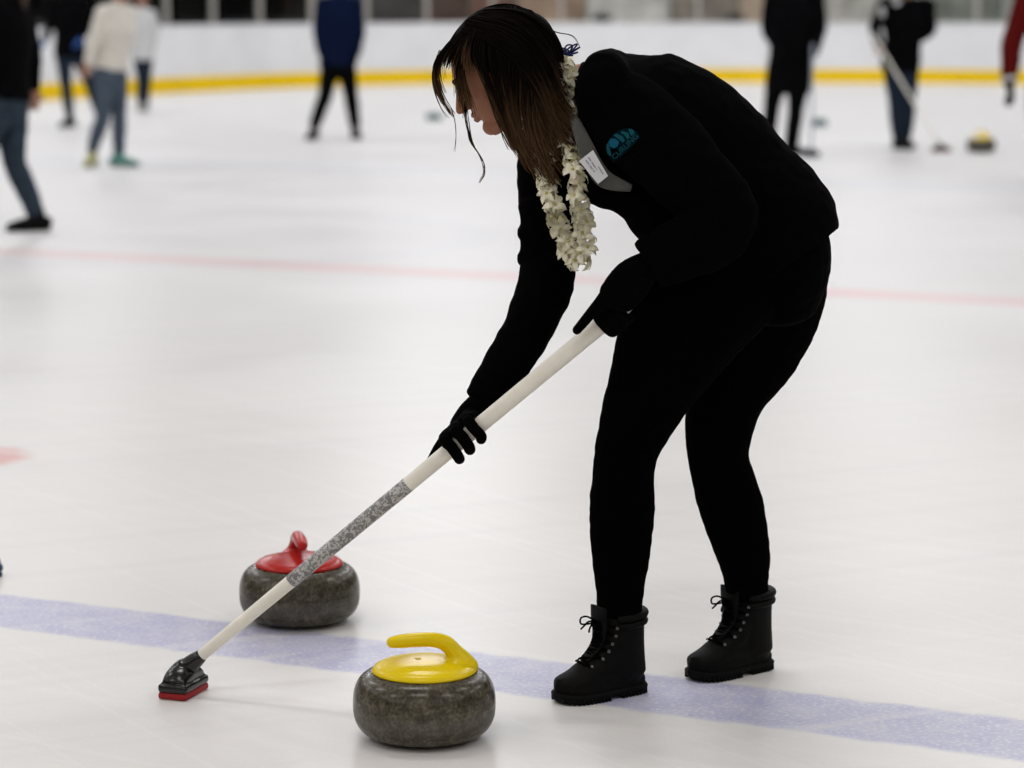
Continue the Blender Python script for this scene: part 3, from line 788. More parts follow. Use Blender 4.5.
gK = [(443, 60, -.01), (452, 40, -.0), (468, 21, .0), (491, 7, .0), (520, 8, .0), (548, 27, .0)]
def fan(g0, g1, n, r, jit=3.0, far=False, cut=1.0, tips=.3, a1=1.0):
    ncl = max(2, n // 11); cl = [(random.random(), random.uniform(.72, 1.08), random.gauss(0, jit * .8), random.uniform(-.012, .004)) for _ in range(ncl)]
    for k in range(n):
        cf, cln, cj, cd = random.choice(cl); f_root = random.random(); L0 = catmull([V(p) for p in g0], 3); L1 = catmull([V(p) for p in g1], 3)
        m_ = 8; pts = []
        j = V((random.gauss(0, 1), random.gauss(0, 1), 0)); ph = random.uniform(0, 6)
        ln = cut * cln * random.uniform(.9, 1.06)
        for i in range(m_):
            t = min(1.0, i / (m_ - 1) * ln)
            def smp(L): x_ = t * (len(L) - 1); a = int(min(x_, len(L) - 2)); return L[a].lerp(L[a + 1], x_ - a)
            f = f_root + (cf - f_root) * min(1, t * 1.15) ** 1.4 * .85; c = smp(L0).lerp(smp(L1), f)
            sw = jit * (.25 + t); px_ = c.x + cj * t * t + j.x * sw * .4 + math.sin(ph + t * 5) * sw * .35; py_ = c.y + j.y * sw * .3
            dy = c.z + cd * t + random.uniform(-.001, .001) + .006 * math.sin(ph * 1.7 + t * 3)
            pts.append(P(px_, py_, YH + (-dy if far else dy)))
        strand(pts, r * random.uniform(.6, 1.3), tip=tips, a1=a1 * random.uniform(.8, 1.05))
fan(gA, gA, 26, .0013, 4.0); fan(gA, gB, 16, .0011, 2.5, cut=.62)
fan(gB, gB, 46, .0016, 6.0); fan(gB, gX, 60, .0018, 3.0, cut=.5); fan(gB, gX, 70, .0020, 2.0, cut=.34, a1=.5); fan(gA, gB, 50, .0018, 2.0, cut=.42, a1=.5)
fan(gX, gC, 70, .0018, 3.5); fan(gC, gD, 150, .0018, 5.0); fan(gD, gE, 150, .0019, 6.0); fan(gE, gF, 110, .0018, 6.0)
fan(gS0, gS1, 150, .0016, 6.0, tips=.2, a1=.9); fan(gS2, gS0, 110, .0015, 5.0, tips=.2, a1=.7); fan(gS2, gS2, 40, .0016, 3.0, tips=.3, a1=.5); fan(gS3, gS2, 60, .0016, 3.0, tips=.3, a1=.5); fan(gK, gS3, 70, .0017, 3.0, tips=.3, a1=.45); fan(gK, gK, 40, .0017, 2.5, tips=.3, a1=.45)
fan(gS2, gS0, 60, .0016, 5.0, far=True); fan(gS0, gS1, 60, .0016, 5.0, far=True)
for far_n, (a_, b_) in ((14, (gA, gA)), (40, (gC, gD)), (50, (gD, gE)), (40, (gE, gF))): fan(a_, b_, far_n, .0019, 5.0, far=True, cut=.85)
# loose wisps
for w_ in ([(452, 108, -.05), (455, 122, -.05), (456, 138, -.05), (454, 152, -.05)], [(464, 100, -.07), (466, 120, -.07), (470, 140, -.07), (480, 156, -.07), (484, 168, -.07), (480, 181, -.07)], [(466, 96, -.06), (468, 122, -.06), (473, 143, -.06), (482, 160, -.06), (484, 174, -.06), (479, 183, -.06)], [(440, 50, -.05), (433, 70, -.05), (434, 90, -.05), (442, 108, -.05), (450, 118, -.05)], [(535, 22, -.03), (556, 32, -.03), (572, 36, -.03), (580, 48, -.03)], [(497, 118, -.08), (503, 138, -.08), (509, 150, -.08)], [(546, 140, -.11), (566, 150, -.13), (590, 128, -.14)]):
    for k in range(4 if len(w_) > 5 else 2):
        strand([P(a + random.uniform(-1.2, 1.2), b, YH + c) for a, b, c in w_], .0009, tip=.3, a0=.3)
me = bpy.data.meshes.new('hair'); hair_bm.to_mesh(me); hair_bm.free(); me.transform(Matrix.Translation(-woman.location))
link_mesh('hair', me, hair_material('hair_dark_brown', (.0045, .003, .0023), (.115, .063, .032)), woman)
# hair tie
bm = bmesh.new()
for k in range(7):
    a = k * .9; c0 = P(563, 53, 5.46); e1 = c0 + V((.012 * math.cos(a) + .010, -.012 + .008 * math.sin(a * 2), .010 * math.sin(a) + .006)); e2 = e1 + V((.012, -.003, .006 * math.cos(a)))
    tube(bm, [c0, e1, e2, c0 + V((.010, 0, -.004))], .0018, 6, 4, V((0, 1, 0)))
tie = obj('hair_tie', bm, mat('tie_blue', (.012, .016, .12), .5, .4), woman); tie['label'] = 'blue looped ribbon hair tie'

# --- boots
def boot(ctr, yaw, L=.226, W=.086, H=.188):
    M = Matrix.Translation(ctr) @ Matrix.Rotation(yaw, 4, 'Z'); Mi = M.inverted(); M3 = M.to_3x3()
    def fin(bm): bmesh.ops.transform(bm, matrix=M, verts=bm.verts)
    h = L / 2; YA = V((0, 1, 0))
    def outline(f):                       # half width along the length, f 0 heel .. 1 toe
        w_ = W * .5 * (.82 + .18 * math.cos((f - .72) * 5.0))
        e = min(f / .18, (1 - f) / .26, 1.0); return w_ * math.sqrt(max(0, 1 - (1 - e) ** 2))
    def spring(f): return .005 * max(0, (f - .80) / .20) ** 2       # the toe turns up a little
    def slab(bm, layers, arch=False):
        n = 30; rings = []
        seq = [(k / n, 1) for k in range(n + 1)] + [(k / n, -1) for k in range(n - 1, 0, -1)]
        for z, gr in layers:
            rings.append([bm.verts.new((-h + gr * -1 * (1 - 2 * f) + f * L, s * max(0, outline(f) + (gr if 0 < f < 1 else 0)), z + (.007 if (arch and z < .01 and .36 < f < .48) else 0) + spring(f))) for f, s in seq])
        for a, c in zip(rings, rings[1:]):
            for k in range(len(a)): bm.faces.new((a[k], a[(k + 1) % len(a)], c[(k + 1) % len(a)], c[k]))
        for r_ in (rings[0], rings[-1]):
            m0 = n
            for k in range(1, m0 - 1): bm.faces.new((r_[k], r_[k + 1], r_[len(r_) - k - 1], r_[len(r_) - k]))
            bm.faces.new((r_[0], r_[1], r_[-1])); bm.faces.new((r_[m0 - 1], r_[m0], r_[m0 + 1]))
    up = bmesh.new()
    slab(up, ((.018, -.001), (.034, -.0005), (.050, -.006)))
    loft(up, [V((h - .026, 0, .038)), V((h - .055, 0, .042)), V((h - .085, 0, .052)), V((-.01, 0, .056)), V((-h + .044, 0, .054))], [.022, .029, .036, .042, .042], [W * .42, W * .47, W * .46, W * .42, W * .43], 20, 4, YA, .9, .9)
    loft(up, [V((-h + .056, 0, .045)), V((-h + .060, 0, .09)), V((-h + .062, 0, .13)), V((-h + .063, 0, H))], [.054, .053, .052, .0535], [.040, .043, .047, .050], 24, 4, YA, .3, .03)
    loft(up, [V((h - .080, 0, .058)), V((-h + .104, 0, .086)), V((-h + .082, 0, .13))], [.026, .030, .034], [.036, .038, .042], 16, 4, YA)
    fin(up); b = skin_obj('boot', up, .0028, leather, woman, 4)
    bv = BVHTree.FromPolygons([Mi @ (v.co + woman.location) for v in b.data.vertices], [p.vertices for p in b.data.polygons])
    def front(y, z):                      # outer surface of the boot seen from its toe, at height z
        hit = bv.ray_cast(V((h + .05, y, z)), V((-1, 0, 0))); return hit[0] if hit[0] else V((-h + .115, y, z))
    # padded collar
    bm = bmesh.new()
    for z, rr in ((H - .010, .0085), (H - .027, .0075)):
        n = 32; pr = []
        for k in range(n + 1):
            a = math.radians(62) + k * math.radians(236) / n; pr.append(V((-h + .063 + .0535 * math.cos(a), .049 * math.sin(a), z + .003 * (1 - math.cos(a)) - .004)))
        tube(bm, pr, rr, 10, 2, V((0, 0, 1)))
    fin(bm); obj('collar', bm, leather, b)
    # tongue rising above the collar
    bm = bmesh.new(); zs = (.085, .115, .145, .170, H + .008)
    loft(bm, [front(0, min(z, H - .006)) + V((.001, 0, max(0, z - H + .006))) for z in zs], [.004] * 5, [.016, .022, .028, .032, .033], 14, 4, YA, .5, .8); fin(bm); obj('tongue', bm, leather, b)
    # lugged sole
    bm = bmesh.new(); slab(bm, ((.0, -.004), (.007, .002), (.018, .0035), (.0215, .002)), True)
    for k in range(1, 24):
        f = k / 24
        if .36 < f < .47: continue
        for s in (-1, 1): box(bm, V((-h + f * L, s * (outline(f) + .0008), .0065 + spring(f))), (.0052, .008, .012), bevel=.0012)
    fin(bm); obj('sole', bm, rubber, b, smooth=False)
    # eyelets and laces following the instep
    zz = [.082, .097, .113, .129, .146, .163]; global EYELET
    rows = []; bm = bmesh.new()
    for k, z in enumerate(zz):
        row = []
        for s in (-1, 1):
            p = front(s * (.026 + .0022 * k), z - .006); loc, nrm, _, _ = bv.find_nearest(p); row.append(loc + nrm * .002)
            if EYELET is None:
                e_b = bmesh.new(); lathe(e_b, [(.0011, 0), (.0012, .0016), (.0030, .0020), (.0036, 0), (.0011, 0)], 12)
                EYELET = bpy.data.meshes.new('eyelet'); e_b.to_mesh(EYELET); e_b.free(); EYELET.materials.append(mat('eyelet_metal', (.16, .16, .16), .45, .5, 1.0))
            eo = bpy.data.objects.new('eyelet', EYELET); C.objects.link(eo); eo.parent = b
            eo.location = M @ (loc + nrm * .0022 + V((0, s * .004, 0))) - woman.location; eo.rotation_euler = (M3 @ nrm).to_track_quat('Z', 'Y').to_euler()
        rows.append((row, front(0, z) + V((.008, 0, .003))))
    for (r_, c_) in rows: tube(bm, [r_[0], r_[0].lerp(c_, .6) + V((.004, 0, .001)), c_, r_[1].lerp(c_, .6) + V((.004, 0, .001)), r_[1]], .0022, 6, 4, V((0, 0, 1)))
    for (r0, c0), (r1, c1) in zip(rows, rows[1:]):
        for s in (0, 1): tube(bm, [r0[s], (c0 + c1) / 2 + V((.003, 0, 0)), r1[1 - s]], .0021, 6, 4, V((0, 0, 1)))
    k0 = front(0, .160) + V((.010, 0, .006))
    for s in (-1, 1):                     # bow: loop and tail
        tube(bm, [k0, k0 + V((.013, s * .012, .010)), k0 + V((.023, s * .022, .006)), k0 + V((.020, s * .026, -.008)), k0 + V((.008, s * .012, -.006)), k0], .0021, 6, 4, V((0, 0, 1)))
        tube(bm, [k0, k0 + V((.012, s * .008, .0)), k0 + V((.022, s * .012, -.010)), k0 + V((.026, s * .016, -.016))], .0021, 6, 4, V((0, 0, 1)))
    fin(bm); obj('lace', bm, lace_m, b)
EYELET = None
for key in ('near', 'far'): boot(*BOOTS[key])

# ================================================================== FLOWER LEI
petal_m = mat('petal_cream', (.97, .94, .80), .6, .3)
_nt = petal_m.node_tree; _tr = _nt.nodes.new('ShaderNodeBsdfTranslucent'); _tr.inputs[0].default_value = (.98, .95, .80, 1)
_mx = _nt.nodes.new('ShaderNodeMixShader'); _mx.inputs[0].default_value = .35          # thin petals let light through
_nt.links.new(_nt.nodes['Principled BSDF'].outputs[0], _mx.inputs[1]); _nt.links.new(_tr.outputs[0], _mx.inputs[2]); _nt.links.new(_mx.outputs[0], _nt.nodes['Material Output'].inputs[0])
core_m = mat('petal_core', (.50, .44, .14), .6, .3)
def flower_mesh():
    bm = bmesh.new()
    n = 5
    for k in range(n):
        a = k * 2 * math.pi / n + (.15 if k % 2 else 0); R3 = Matrix.Rotation(a, 3, 'Z'); rows = []
        prof = [(.001, .0024, .000), (.006, .0054, .0035), (.012, .0074, .0052), (.018, .0066, .0040), (.0235, .0030, -.0005), (.0265, .0004, -.0045)]
        for x_, wd, z_ in prof:
            rows.append([bm.verts.new(R3 @ V((x_, -wd, z_ + .0012))), bm.verts.new(R3 @ V((x_, 0, z_))), bm.verts.new(R3 @ V((x_, wd, z_ + .0012)))])
        for r0, r1 in zip(rows, rows[1:]):
            for j in range(2): bm.faces.new((r0[j], r0[j + 1], r1[j + 1], r1[j]))
    nf = len(bm.faces)
    bmesh.ops.solidify(bm, geom=bm.faces[:], thickness=.0007)
    for f in bm.faces: f.material_index = 0
    k0 = len(bm.faces)
    tube(bm, [V((0, 0, -.016)), V((0, 0, -.006)), V((0, 0, .002))], [.0018, .0026, .0036], 8, 2)
    bm.faces.ensure_lookup_table()
    for f in bm.faces[k0:]: f.material_index = 1
    me = bpy.data.meshes.new('flower'); bmesh.ops.recalc_face_normals(bm, faces=bm.faces); bm.to_mesh(me); bm.free()
    me.materials.append(petal_m); me.materials.append(core_m); me.polygons.foreach_set('use_smooth', [True] * len(me.polygons)); return me
lei = thing('flower_lei', "garland of cream white flowers hanging from the sweeping woman's neck", 'lei', P(575, 272, 5.36))
loop = [(563, 60, 5.49), (570, 76, 5.45), (571, 96, 5.425), (568, 118, 5.41), (568, 142, 5.385), (574, 168, 5.345), (578, 195, 5.335), (583, 222, 5.34), (586, 244, 5.35), (580, 263, 5.36), (570, 255, 5.37), (562, 232, 5.38), (554, 208, 5.395), (546, 184, 5.41), (543, 162, 5.44), (542, 135, 5.50), (545, 108, 5.56), (555, 78, 5.57), (563, 60, 5.54)]
lp = catmull([P(*a) for a in loop], 12); la = [0]
for a, b in zip(lp, lp[1:]): la.append(la[-1] + (b - a).length)
bm = bmesh.new(); tube(bm, lp[::4] + [lp[-1]], .0014, 6, 1, V((0, 1, 0))); obj('string', bm, core_m, lei)
fm = flower_mesh(); n_f = int(la[-1] / .0098)
for k in range(n_f):
    s_ = k * la[-1] / n_f; i = max(j for j in range(len(la)) if la[j] <= s_); i = min(i, len(lp) - 2)
    p = lp[i]; t = (lp[i + 1] - lp[i]).normalized()
    # blossoms spiral around the string, opening outward and down
    a = k * 2.4; side = t.cross(V((0, 1, 0))); side = side.normalized() if side.length > .01 else V((1, 0, 0)); oth = side.cross(t)
    rad = side * math.cos(a) + oth * math.sin(a)
    fo = bpy.data.objects.new('flower', fm); C.objects.link(fo); fo.parent = lei
    down = t if t.z < 0 else -t
    dz = (rad * .9 - down * .22 + V((0, -.25, .25)) + V((random.uniform(-.2, .2), random.uniform(-.2, .2), random.uniform(-.2, .2)))).normalized()
    fo.location = p + rad * .008 - lei.location
    q_ = dz.to_track_quat('Z', 'Y'); q_.rotate(Matrix.Rotation(random.uniform(-.2, .2), 3, 'Z'))
    fo.rotation_euler = (dz.to_track_quat('Z', 'Y').to_matrix() @ Matrix.Rotation(random.uniform(0, 6), 3, 'Z')).to_euler()
    sc_ = random.uniform(.88, 1.12); fo.scale = (sc_,) * 3

# ================================================================== BACKGROUND CURLERS
def simple_hand(bm, wr, d, out, s=1.0, g=0.0):
    g += .012 * max(0, s - 1.2)
    d = d.normalized(); out = (out - d * out.dot(d)).normalized(); n = d.cross(out)
    loft(bm, [wr, wr + d * .045 * s, wr + d * .085 * s], [.020 + g, .036 + g, .038 + g], [.018 + g, .016 + g, .014 + g], 12, 3, n)
    for k, ln in enumerate((.070, .078, .072, .055)):
        b0 = wr + d * .080 * s + out * (-.030 + .020 * k) * s
        tube(bm, [b0, b0 + d * ln * .5 + n * .008 + out * (k - 1.5) * .003, b0 + d * ln * .9 + n * .028 + out * (k - 1.5) * .005], [.009 + g, .0085 + g, .007 + g], 8, 3, n)
    b0 = wr + d * .03 * s - out * .026 * s
    tube(bm, [b0, b0 + d * .030 - out * .028 + n * .005, b0 + d * .062 - out * .034 + n * .014], [.012 + g, .0105 + g, .008 + g], 8, 3, n)
def figure(label, Y, J, top, legs, shoe, hair_c, head, skin_col=skin_bg, hem=None, glove=None, build=1.0, hand=None, name='person', long_hair=0.0, shoe2=None, rad=None, hand_dir=None):
    """J: joints as (px, py, dY); every garment is skinned over the same skeleton"""
    R = dict(sh=.068, el=.054, wr=.040, hip=.10, thigh=.094, kn=.068, calf=.066, an=.050, chest=.135, waist=.12, pel=.135, tw=.20, ww=.165, pw=.175)
    if rad: R.update(rad)
    for k in R: R[k] *= build
    p = {k: P(v[0], v[1], Y + v[2]) for k, v in J.items()}
    base = (p['anL'] + p['anR']) / 2; t = thing(name, label, 'person', V((base.x, base.y, 0)))
    mid_h = (p['hipL'] + p['hipR']) / 2; mid_s = (p['shL'] + p['shR']) / 2
    wst = mid_h.lerp(mid_s, .35); chest = mid_h.lerp(mid_s, .75)
    sh_w = max((p['shL'] - p['shR']).length / 2, .14)
    across = (p['shL'] - p['shR']); across.z = 0; across.normalize()
    hp = p['head']
    def torso_l(bm, g, low=0.0, cap=.3):
        lowp = mid_h + (mid_h - mid_s).normalized() * low
        loft(bm, [lowp, mid_h, wst, chest, mid_s + (mid_s - chest) * .35], [R['pel'] + g, R['pel'] + g, R['waist'] + g, R['chest'] + g, R['chest'] * .55 + g], [R['pw'] + g, R['pw'] + g, R['ww'] + g, R['tw'] + g, R['tw'] * .6 + g], 20, 4, across, cap, .5)
        tube(bm, [p['shL'], mid_s, p['shR']], [R['sh'] + g] * 3, 14, 3, V((0, 0, 1)))
    def arm_l(bm, s, g, cap=.1):
        a, e, w_ = p['sh' + s], p['el' + s], p['wr' + s]
        tube(bm, [a, a.lerp(e, .5), e, e.lerp(w_, .5), w_], [R['sh'] + g, R['sh'] * .92 + g, R['el'] + g, R['el'] * .9 + g, R['wr'] + g], 14, 3, V((.05, 1, 0)), cap)
    def leg_l(bm, s, g, cap=.1):
        a, k, n = p['hip' + s], p['kn' + s], p['an' + s]
        tube(bm, [a, a.lerp(k, .45), k, k.lerp(n, .4), n], [R['hip'] + g, R['thigh'] + g, R['kn'] + g, R['calf'] + g, R['an'] + g], 16, 3, V((.05, 1, 0)), cap)
    fd = head.normalized(); hu_ = V((0, 0, 1)); hu_ = (hu_ - fd * hu_.dot(fd)).normalized(); hs_ = fd.cross(hu_)
    bm = bmesh.new()
    torso_l(bm, -.018)
    for s in 'LR':
        arm_l(bm, s, -.014); leg_l(bm, s, -.016)
        d = p['wr' + s] - p['el' + s]
        if hand_dir and s in hand_dir: d = hand_dir[s]
        simple_hand(bm, p['wr' + s] - d.normalized() * .02, d, fd, hand or build)
    ax = (fd, hu_, hs_)
    ellipsoid(bm, hp + hu_ * .025 - fd * .012, ax, (.095, .092, .076)); ellipsoid(bm, hp - hu_ * .045 + fd * .025, ax, (.058, .072, .060))
    loft(bm, [hp + fd * .075 + hu_ * .01, hp + fd * .105 - hu_ * .028], [.008, .011], [.009, .013], 10, 2, hs_)
    for s in (-1, 1):
        ellipsoid(bm, hp - fd * .01 + hs_ * s * .077 - hu_ * .01, ax, (.016, .028, .008), 10, 8); ellipsoid(bm, hp + fd * .078 + hs_ * s * .028 + hu_ * .022, ax, (.014, .009, .024), 10, 8)
    ellipsoid(bm, hp + fd * .083 - hu_ * .062, ax, (.008, .010, .024), 10, 8)
    tube(bm, [hp - hu_ * .05 - fd * .02, (hp + mid_s) / 2 - hu_ * .02, mid_s + V((0, 0, .0))], [.058, .056, .075], 14, 3, across)
    for s in 'LR':
        f_ = V(J['toe' + s]); n = p['an' + s]; d = V((f_.x, f_.y, 0)).normalized(); g0 = V((n.x, n.y, 0))
        loft(bm, [n, g0 + V((0, 0, .07)), g0 + d * .07 + V((0, 0, .045)), g0 + d * .13 + V((0, 0, .035))], [.04, .042, .03, .018], [.034, .036, .036, .028], 12, 3, V((-d.y, d.x, 0)))
    skin_obj('body', bm, .0085, skin_col, t, 2)
    for s in (-1, 1):
        eb = bmesh.new(); ellipsoid(eb, hp + fd * .079 + hs_ * s * .030 + hu_ * .004, ax, (.010, .010, .013), 10, 8); obj('eye', eb, iris_m, t)
    # trousers
    bm = bmesh.new(); loft(bm, [mid_h - V((0, 0, .10)), mid_h, mid_h.lerp(mid_s, .25)], [R['pel'] * .9, R['pel'], R['waist']], [R['pw'] * .92, R['pw'] * .97, R['ww']], 20, 3, across, .8, .2)
    for s in 'LR': leg_l(bm, s, 0, .05)
    skin_obj('trousers', bm, .011, legs, t, 2, .005, 12)
    # jacket
    bm = bmesh.new(); torso_l(bm, .008, low=(.10 if hem is None else hem), cap=.06)
    for s in 'LR': arm_l(bm, s, .004)
    loft(bm, [mid_s - V((0, 0, .02)), mid_s.lerp(hp, .40)], [.085, .070], [.10, .076], 16, 3, across, .1, .1)
    jk = skin_obj('jacket', bm, .011, top, t, 2, .006, 10)
    # shoes
    for s in 'LR':
        f_ = V(J['toe' + s]); n = p['an' + s]; d = V((f_.x, f_.y, 0)).normalized(); g0 = V((n.x, n.y, 0)); sd = V((-d.y, d.x, 0))
        bm = bmesh.new()
        loft(bm, [g0 - d * .06 + V((0, 0, .055)), g0 + V((0, 0, .055)), g0 + d * .09 + V((0, 0, .048)), g0 + d * .175 + V((0, 0, .034))], [.042, .048, .038, .024], [.040, .042, .046, .036], 16, 3, sd)
        loft(bm, [g0 + V((0, 0, .06)), g0 + V((0, 0, .125))], [.055, .052], [.046, .050], 16, 2, sd, .2, .05)
        so = skin_obj('shoe', bm, .006, shoe2 if (shoe2 and s == 'R') else shoe, t, 2)
        bm = bmesh.new(); loft(bm, [g0 - d * .075 + V((0, 0, .013)), g0 + V((0, 0, .013)), g0 + d * .10 + V((0, 0, .013)), g0 + d * .19 + V((0, 0, .014))], [.0125] * 4, [.038, .042, .050, .034], 16, 3, sd, 1, 1); obj('sole', bm, rubber if shoe in (rubber, leather) else mat('sole_pale', (.4, .4, .38), .8, .2), so)
        if glove:
            d_ = p['wr' + s] - p['el' + s]
            if hand_dir and s in hand_dir: d_ = hand_dir[s]
            bm = bmesh.new(); simple_hand(bm, p['wr' + s] - d_.normalized() * .02, d_, fd, hand or build, .004); tube(bm, [p['wr' + s] - d_.normalized() * .05, p['wr' + s]], [R['wr'] * .95, R['wr'] * .85], 12, 2)
            skin_obj('glove', bm, .006, glove, t, 2)
    # hair
    bm = bmesh.new(); ellipsoid(bm, hp + hu_ * .034 - fd * .028, ax, (.098, .098, .088), 20, 14); ellipsoid(bm, hp + hu_ * .0 - fd * .052, ax, (.062, .09, .080), 20, 14)
    if long_hair > 0:
        loft(bm, [hp - fd * .06, hp - fd * .085 - V((0, 0, long_hair * .5)), hp - fd * .10 - V((0, 0, long_hair))], [.05, .045, .02], [.085, .085, .05], 14, 4, hs_)
    skin_obj('hair', bm, .008, hair_c, t, 2, .004, 30)
    return t, p, jk

hair_br = mat('hair_brown', (.05, .028, .018), .6, .3); hair_dk = mat('hair_dark', (.012, .009, .008), .6, .3); hair_lt = mat('hair_light_brown', (.16, .09, .045), .6, .3)
denim_d = mat('denim_dark', (.024, .036, .052), .9, .15, noise_amt=.25, noise_scale=14); denim_b = mat('denim_blue', (.060, .078, .105), .9, .15, noise_amt=.25, noise_scale=14); denim_n = mat('denim_navy', (.010, .017, .030), .9, .15, noise_amt=.2, noise_scale=14)
bg_black = mat('background_black', (.0022, .0022, .0026), .9, .03); bg_navy = mat('navy_fleece', (.003, .007, .026), .9, .05); cream_k = mat('cream_knit', (.60, .56, .50), .9, .2, noise_amt=.08, noise_scale=20); grey_k = mat('pale_grey_knit', (.50, .50, .50), .9, .2); red_j = mat('red_fleece', (.085, .004, .004), .9, .08)
shoe_k = leather; shoe_teal = mat('shoe_teal', (.07, .22, .18), .6, .3); shoe_yel = mat('shoe_pale_yellow', (.40, .38, .17), .6, .3); shoe_white = mat('skate_grey', (.22, .22, .22), .5, .4)
def depth_of(px, py): return G(px, py).y
LEFT = V((-1, -.2, 0)); RIGHT = V((1, -.2, 0)); FRONT = V((.1, -1, 0))

# 1: at the left edge, black jacket and jeans, striding right
Y1 = depth_of(30, 231); 
figure('person in black jacket and blue jeans striding at the left edge', Y1,
    dict(head=(6, -34, 0), shL=(22, 8, .16), shR=(-6, 8, -.16), elL=(32, 52, .2), elR=(-14, 54, -.2), wrL=(33, 90, .18), wrR=(-20, 96, -.18), hipL=(12, 98, .09), hipR=(0, 98, -.09), knL=(14, 160, .05), knR=(-22, 160, -.1), anL=(37, 216, .0), anR=(-48, 218, -.1), toeL=(-1, -.35, 0), toeR=(-1, -.3, 0)),
    bg_black, denim_d, shoe_k, hair_br, V((-.9, -.4, -.1)), long_hair=.28, build=1.05, hem=-.02, rad=dict(thigh=.095, kn=.074, calf=.070, an=.056))
# 2: black jacket, blue gloves, far left
Y2 = depth_of(70, 127)
figure('person in black jacket and dark jeans standing behind the white sweater', Y2,
    dict(head=(70, -20, 0), shL=(56, 2, 0), shR=(84, 2, 0), elL=(50, 24, .05), elR=(90, 22, .05), wrL=(45, 40, -.1), wrR=(80, 40, -.22), hipL=(63, 48, 0), hipR=(76, 48, 0), knL=(66, 86, -.03), knR=(90, 84, .1), anL=(70, 118, 0), anR=(99, 114, .25), toeL=(-.5, -1, 0), toeR=(.3, -1, 0)),
    bg_black, denim_n, shoe_k, hair_dk, FRONT, glove=mat('glove_blue', (.02, .09, .30), .7, .2))
# 3: white sweater, jeans, teal and yellowish shoes
Y3 = depth_of(112, 167)
figure('person in cream sweater and blue jeans walking on the far ice', Y3,
    dict(head=(122, -12, 0), shL=(128, 14, .1), shR=(104, 14, -.14), elL=(128, 42, .12), elR=(94, 42, -.2), wrL=(122, 62, .1), wrR=(88, 64, -.2), hipL=(116, 68, .08), hipR=(105, 68, -.08), knL=(119, 112, .05), knR=(103, 116, -.08), anL=(119, 156, .0), anR=(92, 150, .05), toeL=(1, -.3, 0), toeR=(-.15, -1, 0)),
    cream_k, denim_b, shoe_teal, hair_br, RIGHT, shoe2=shoe_yel, hem=.0, rad=dict(sh=.078, chest=.15, tw=.20, wr=.045))
# 4: pale grey top far behind
Y4 = depth_of(142, 112)
figure('small distant skater in pale grey top and dark leggings near the boards', Y4,
    dict(head=(142, -3, 0), shL=(131, 14, 0), shR=(152, 14, 0), elL=(129, 30, .05), elR=(156, 30, .05), wrL=(132, 44, 0), wrR=(154, 45, 0), hipL=(139, 52, 0), hipR=(147, 52, 0), knL=(141, 80, 0), knR=(147, 78, .1), anL=(140, 105, 0), anR=(146, 102, .2), toeL=(.2, -1, 0), toeR=(.2, -1, 0)),
    grey_k, denim_n, shoe_white, hair_lt, FRONT, build=.85)
# 5: navy jacket walking away
Y5 = depth_of(335, 139)
figure('person in navy jacket and black trousers walking alone near the boards', Y5,
    dict(head=(339, -22, 0), shL=(322, 3, 0), shR=(356, 3, 0), elL=(318, 30, .02), elR=(360, 30, .02), wrL=(321, 54, -.05), wrR=(357, 54, -.05), hipL=(331, 62, 0), hipR=(346, 62, 0), knL=(325, 96, -.02), knR=(351, 96, .02), anL=(314, 127, -.05), anR=(355, 126, .1), toeL=(-.3, -1, 0), toeR=(.3, -1, 0)),
    bg_navy, bg_black, shoe_k, hair_dk, V((-.1, -1, 0)), hem=.03, glove=bg_black, rad=dict(thigh=.098, kn=.078, calf=.076, an=.062))
# 6: dark man with upright broom
Y6 = depth_of(790, 155)
figure('tall person all in black resting on an upright broom', Y6,
    dict(head=(795, -36, 0), shL=(772, -2, 0), shR=(816, -2, 0), elL=(768, 30, .02), elR=(820, 28, -.02), wrL=(778, 50, -.2), wrR=(813, 54, -.16), hipL=(780, 62, 0), hipR=(800, 62, 0), knL=(772, 106, 0), knR=(796, 108, -.05), anL=(768, 140, .35), anR=(791, 146, 0), toeL=(-.2, -1, 0), toeR=(.8, -.6, 0)),
    bg_black, bg_black, shoe_k, hair_dk, V((.3, -1, 0)), hem=.30, build=1.16, glove=bg_black, rad=dict(chest=.15, waist=.15, pel=.15, an=.058))
broom('upright dark curling broom leaning against the tall person in black', G(811, 157), P(813, 45, Y6 - .25), .2, .012, .013, L=.17, W=.07, pad=mat('pad_blue', (.02, .05, .08), .7, .2), shell=bg_black, shaft_m=mat('shaft_bluegrey', (.30, .34, .40), .5, .4))
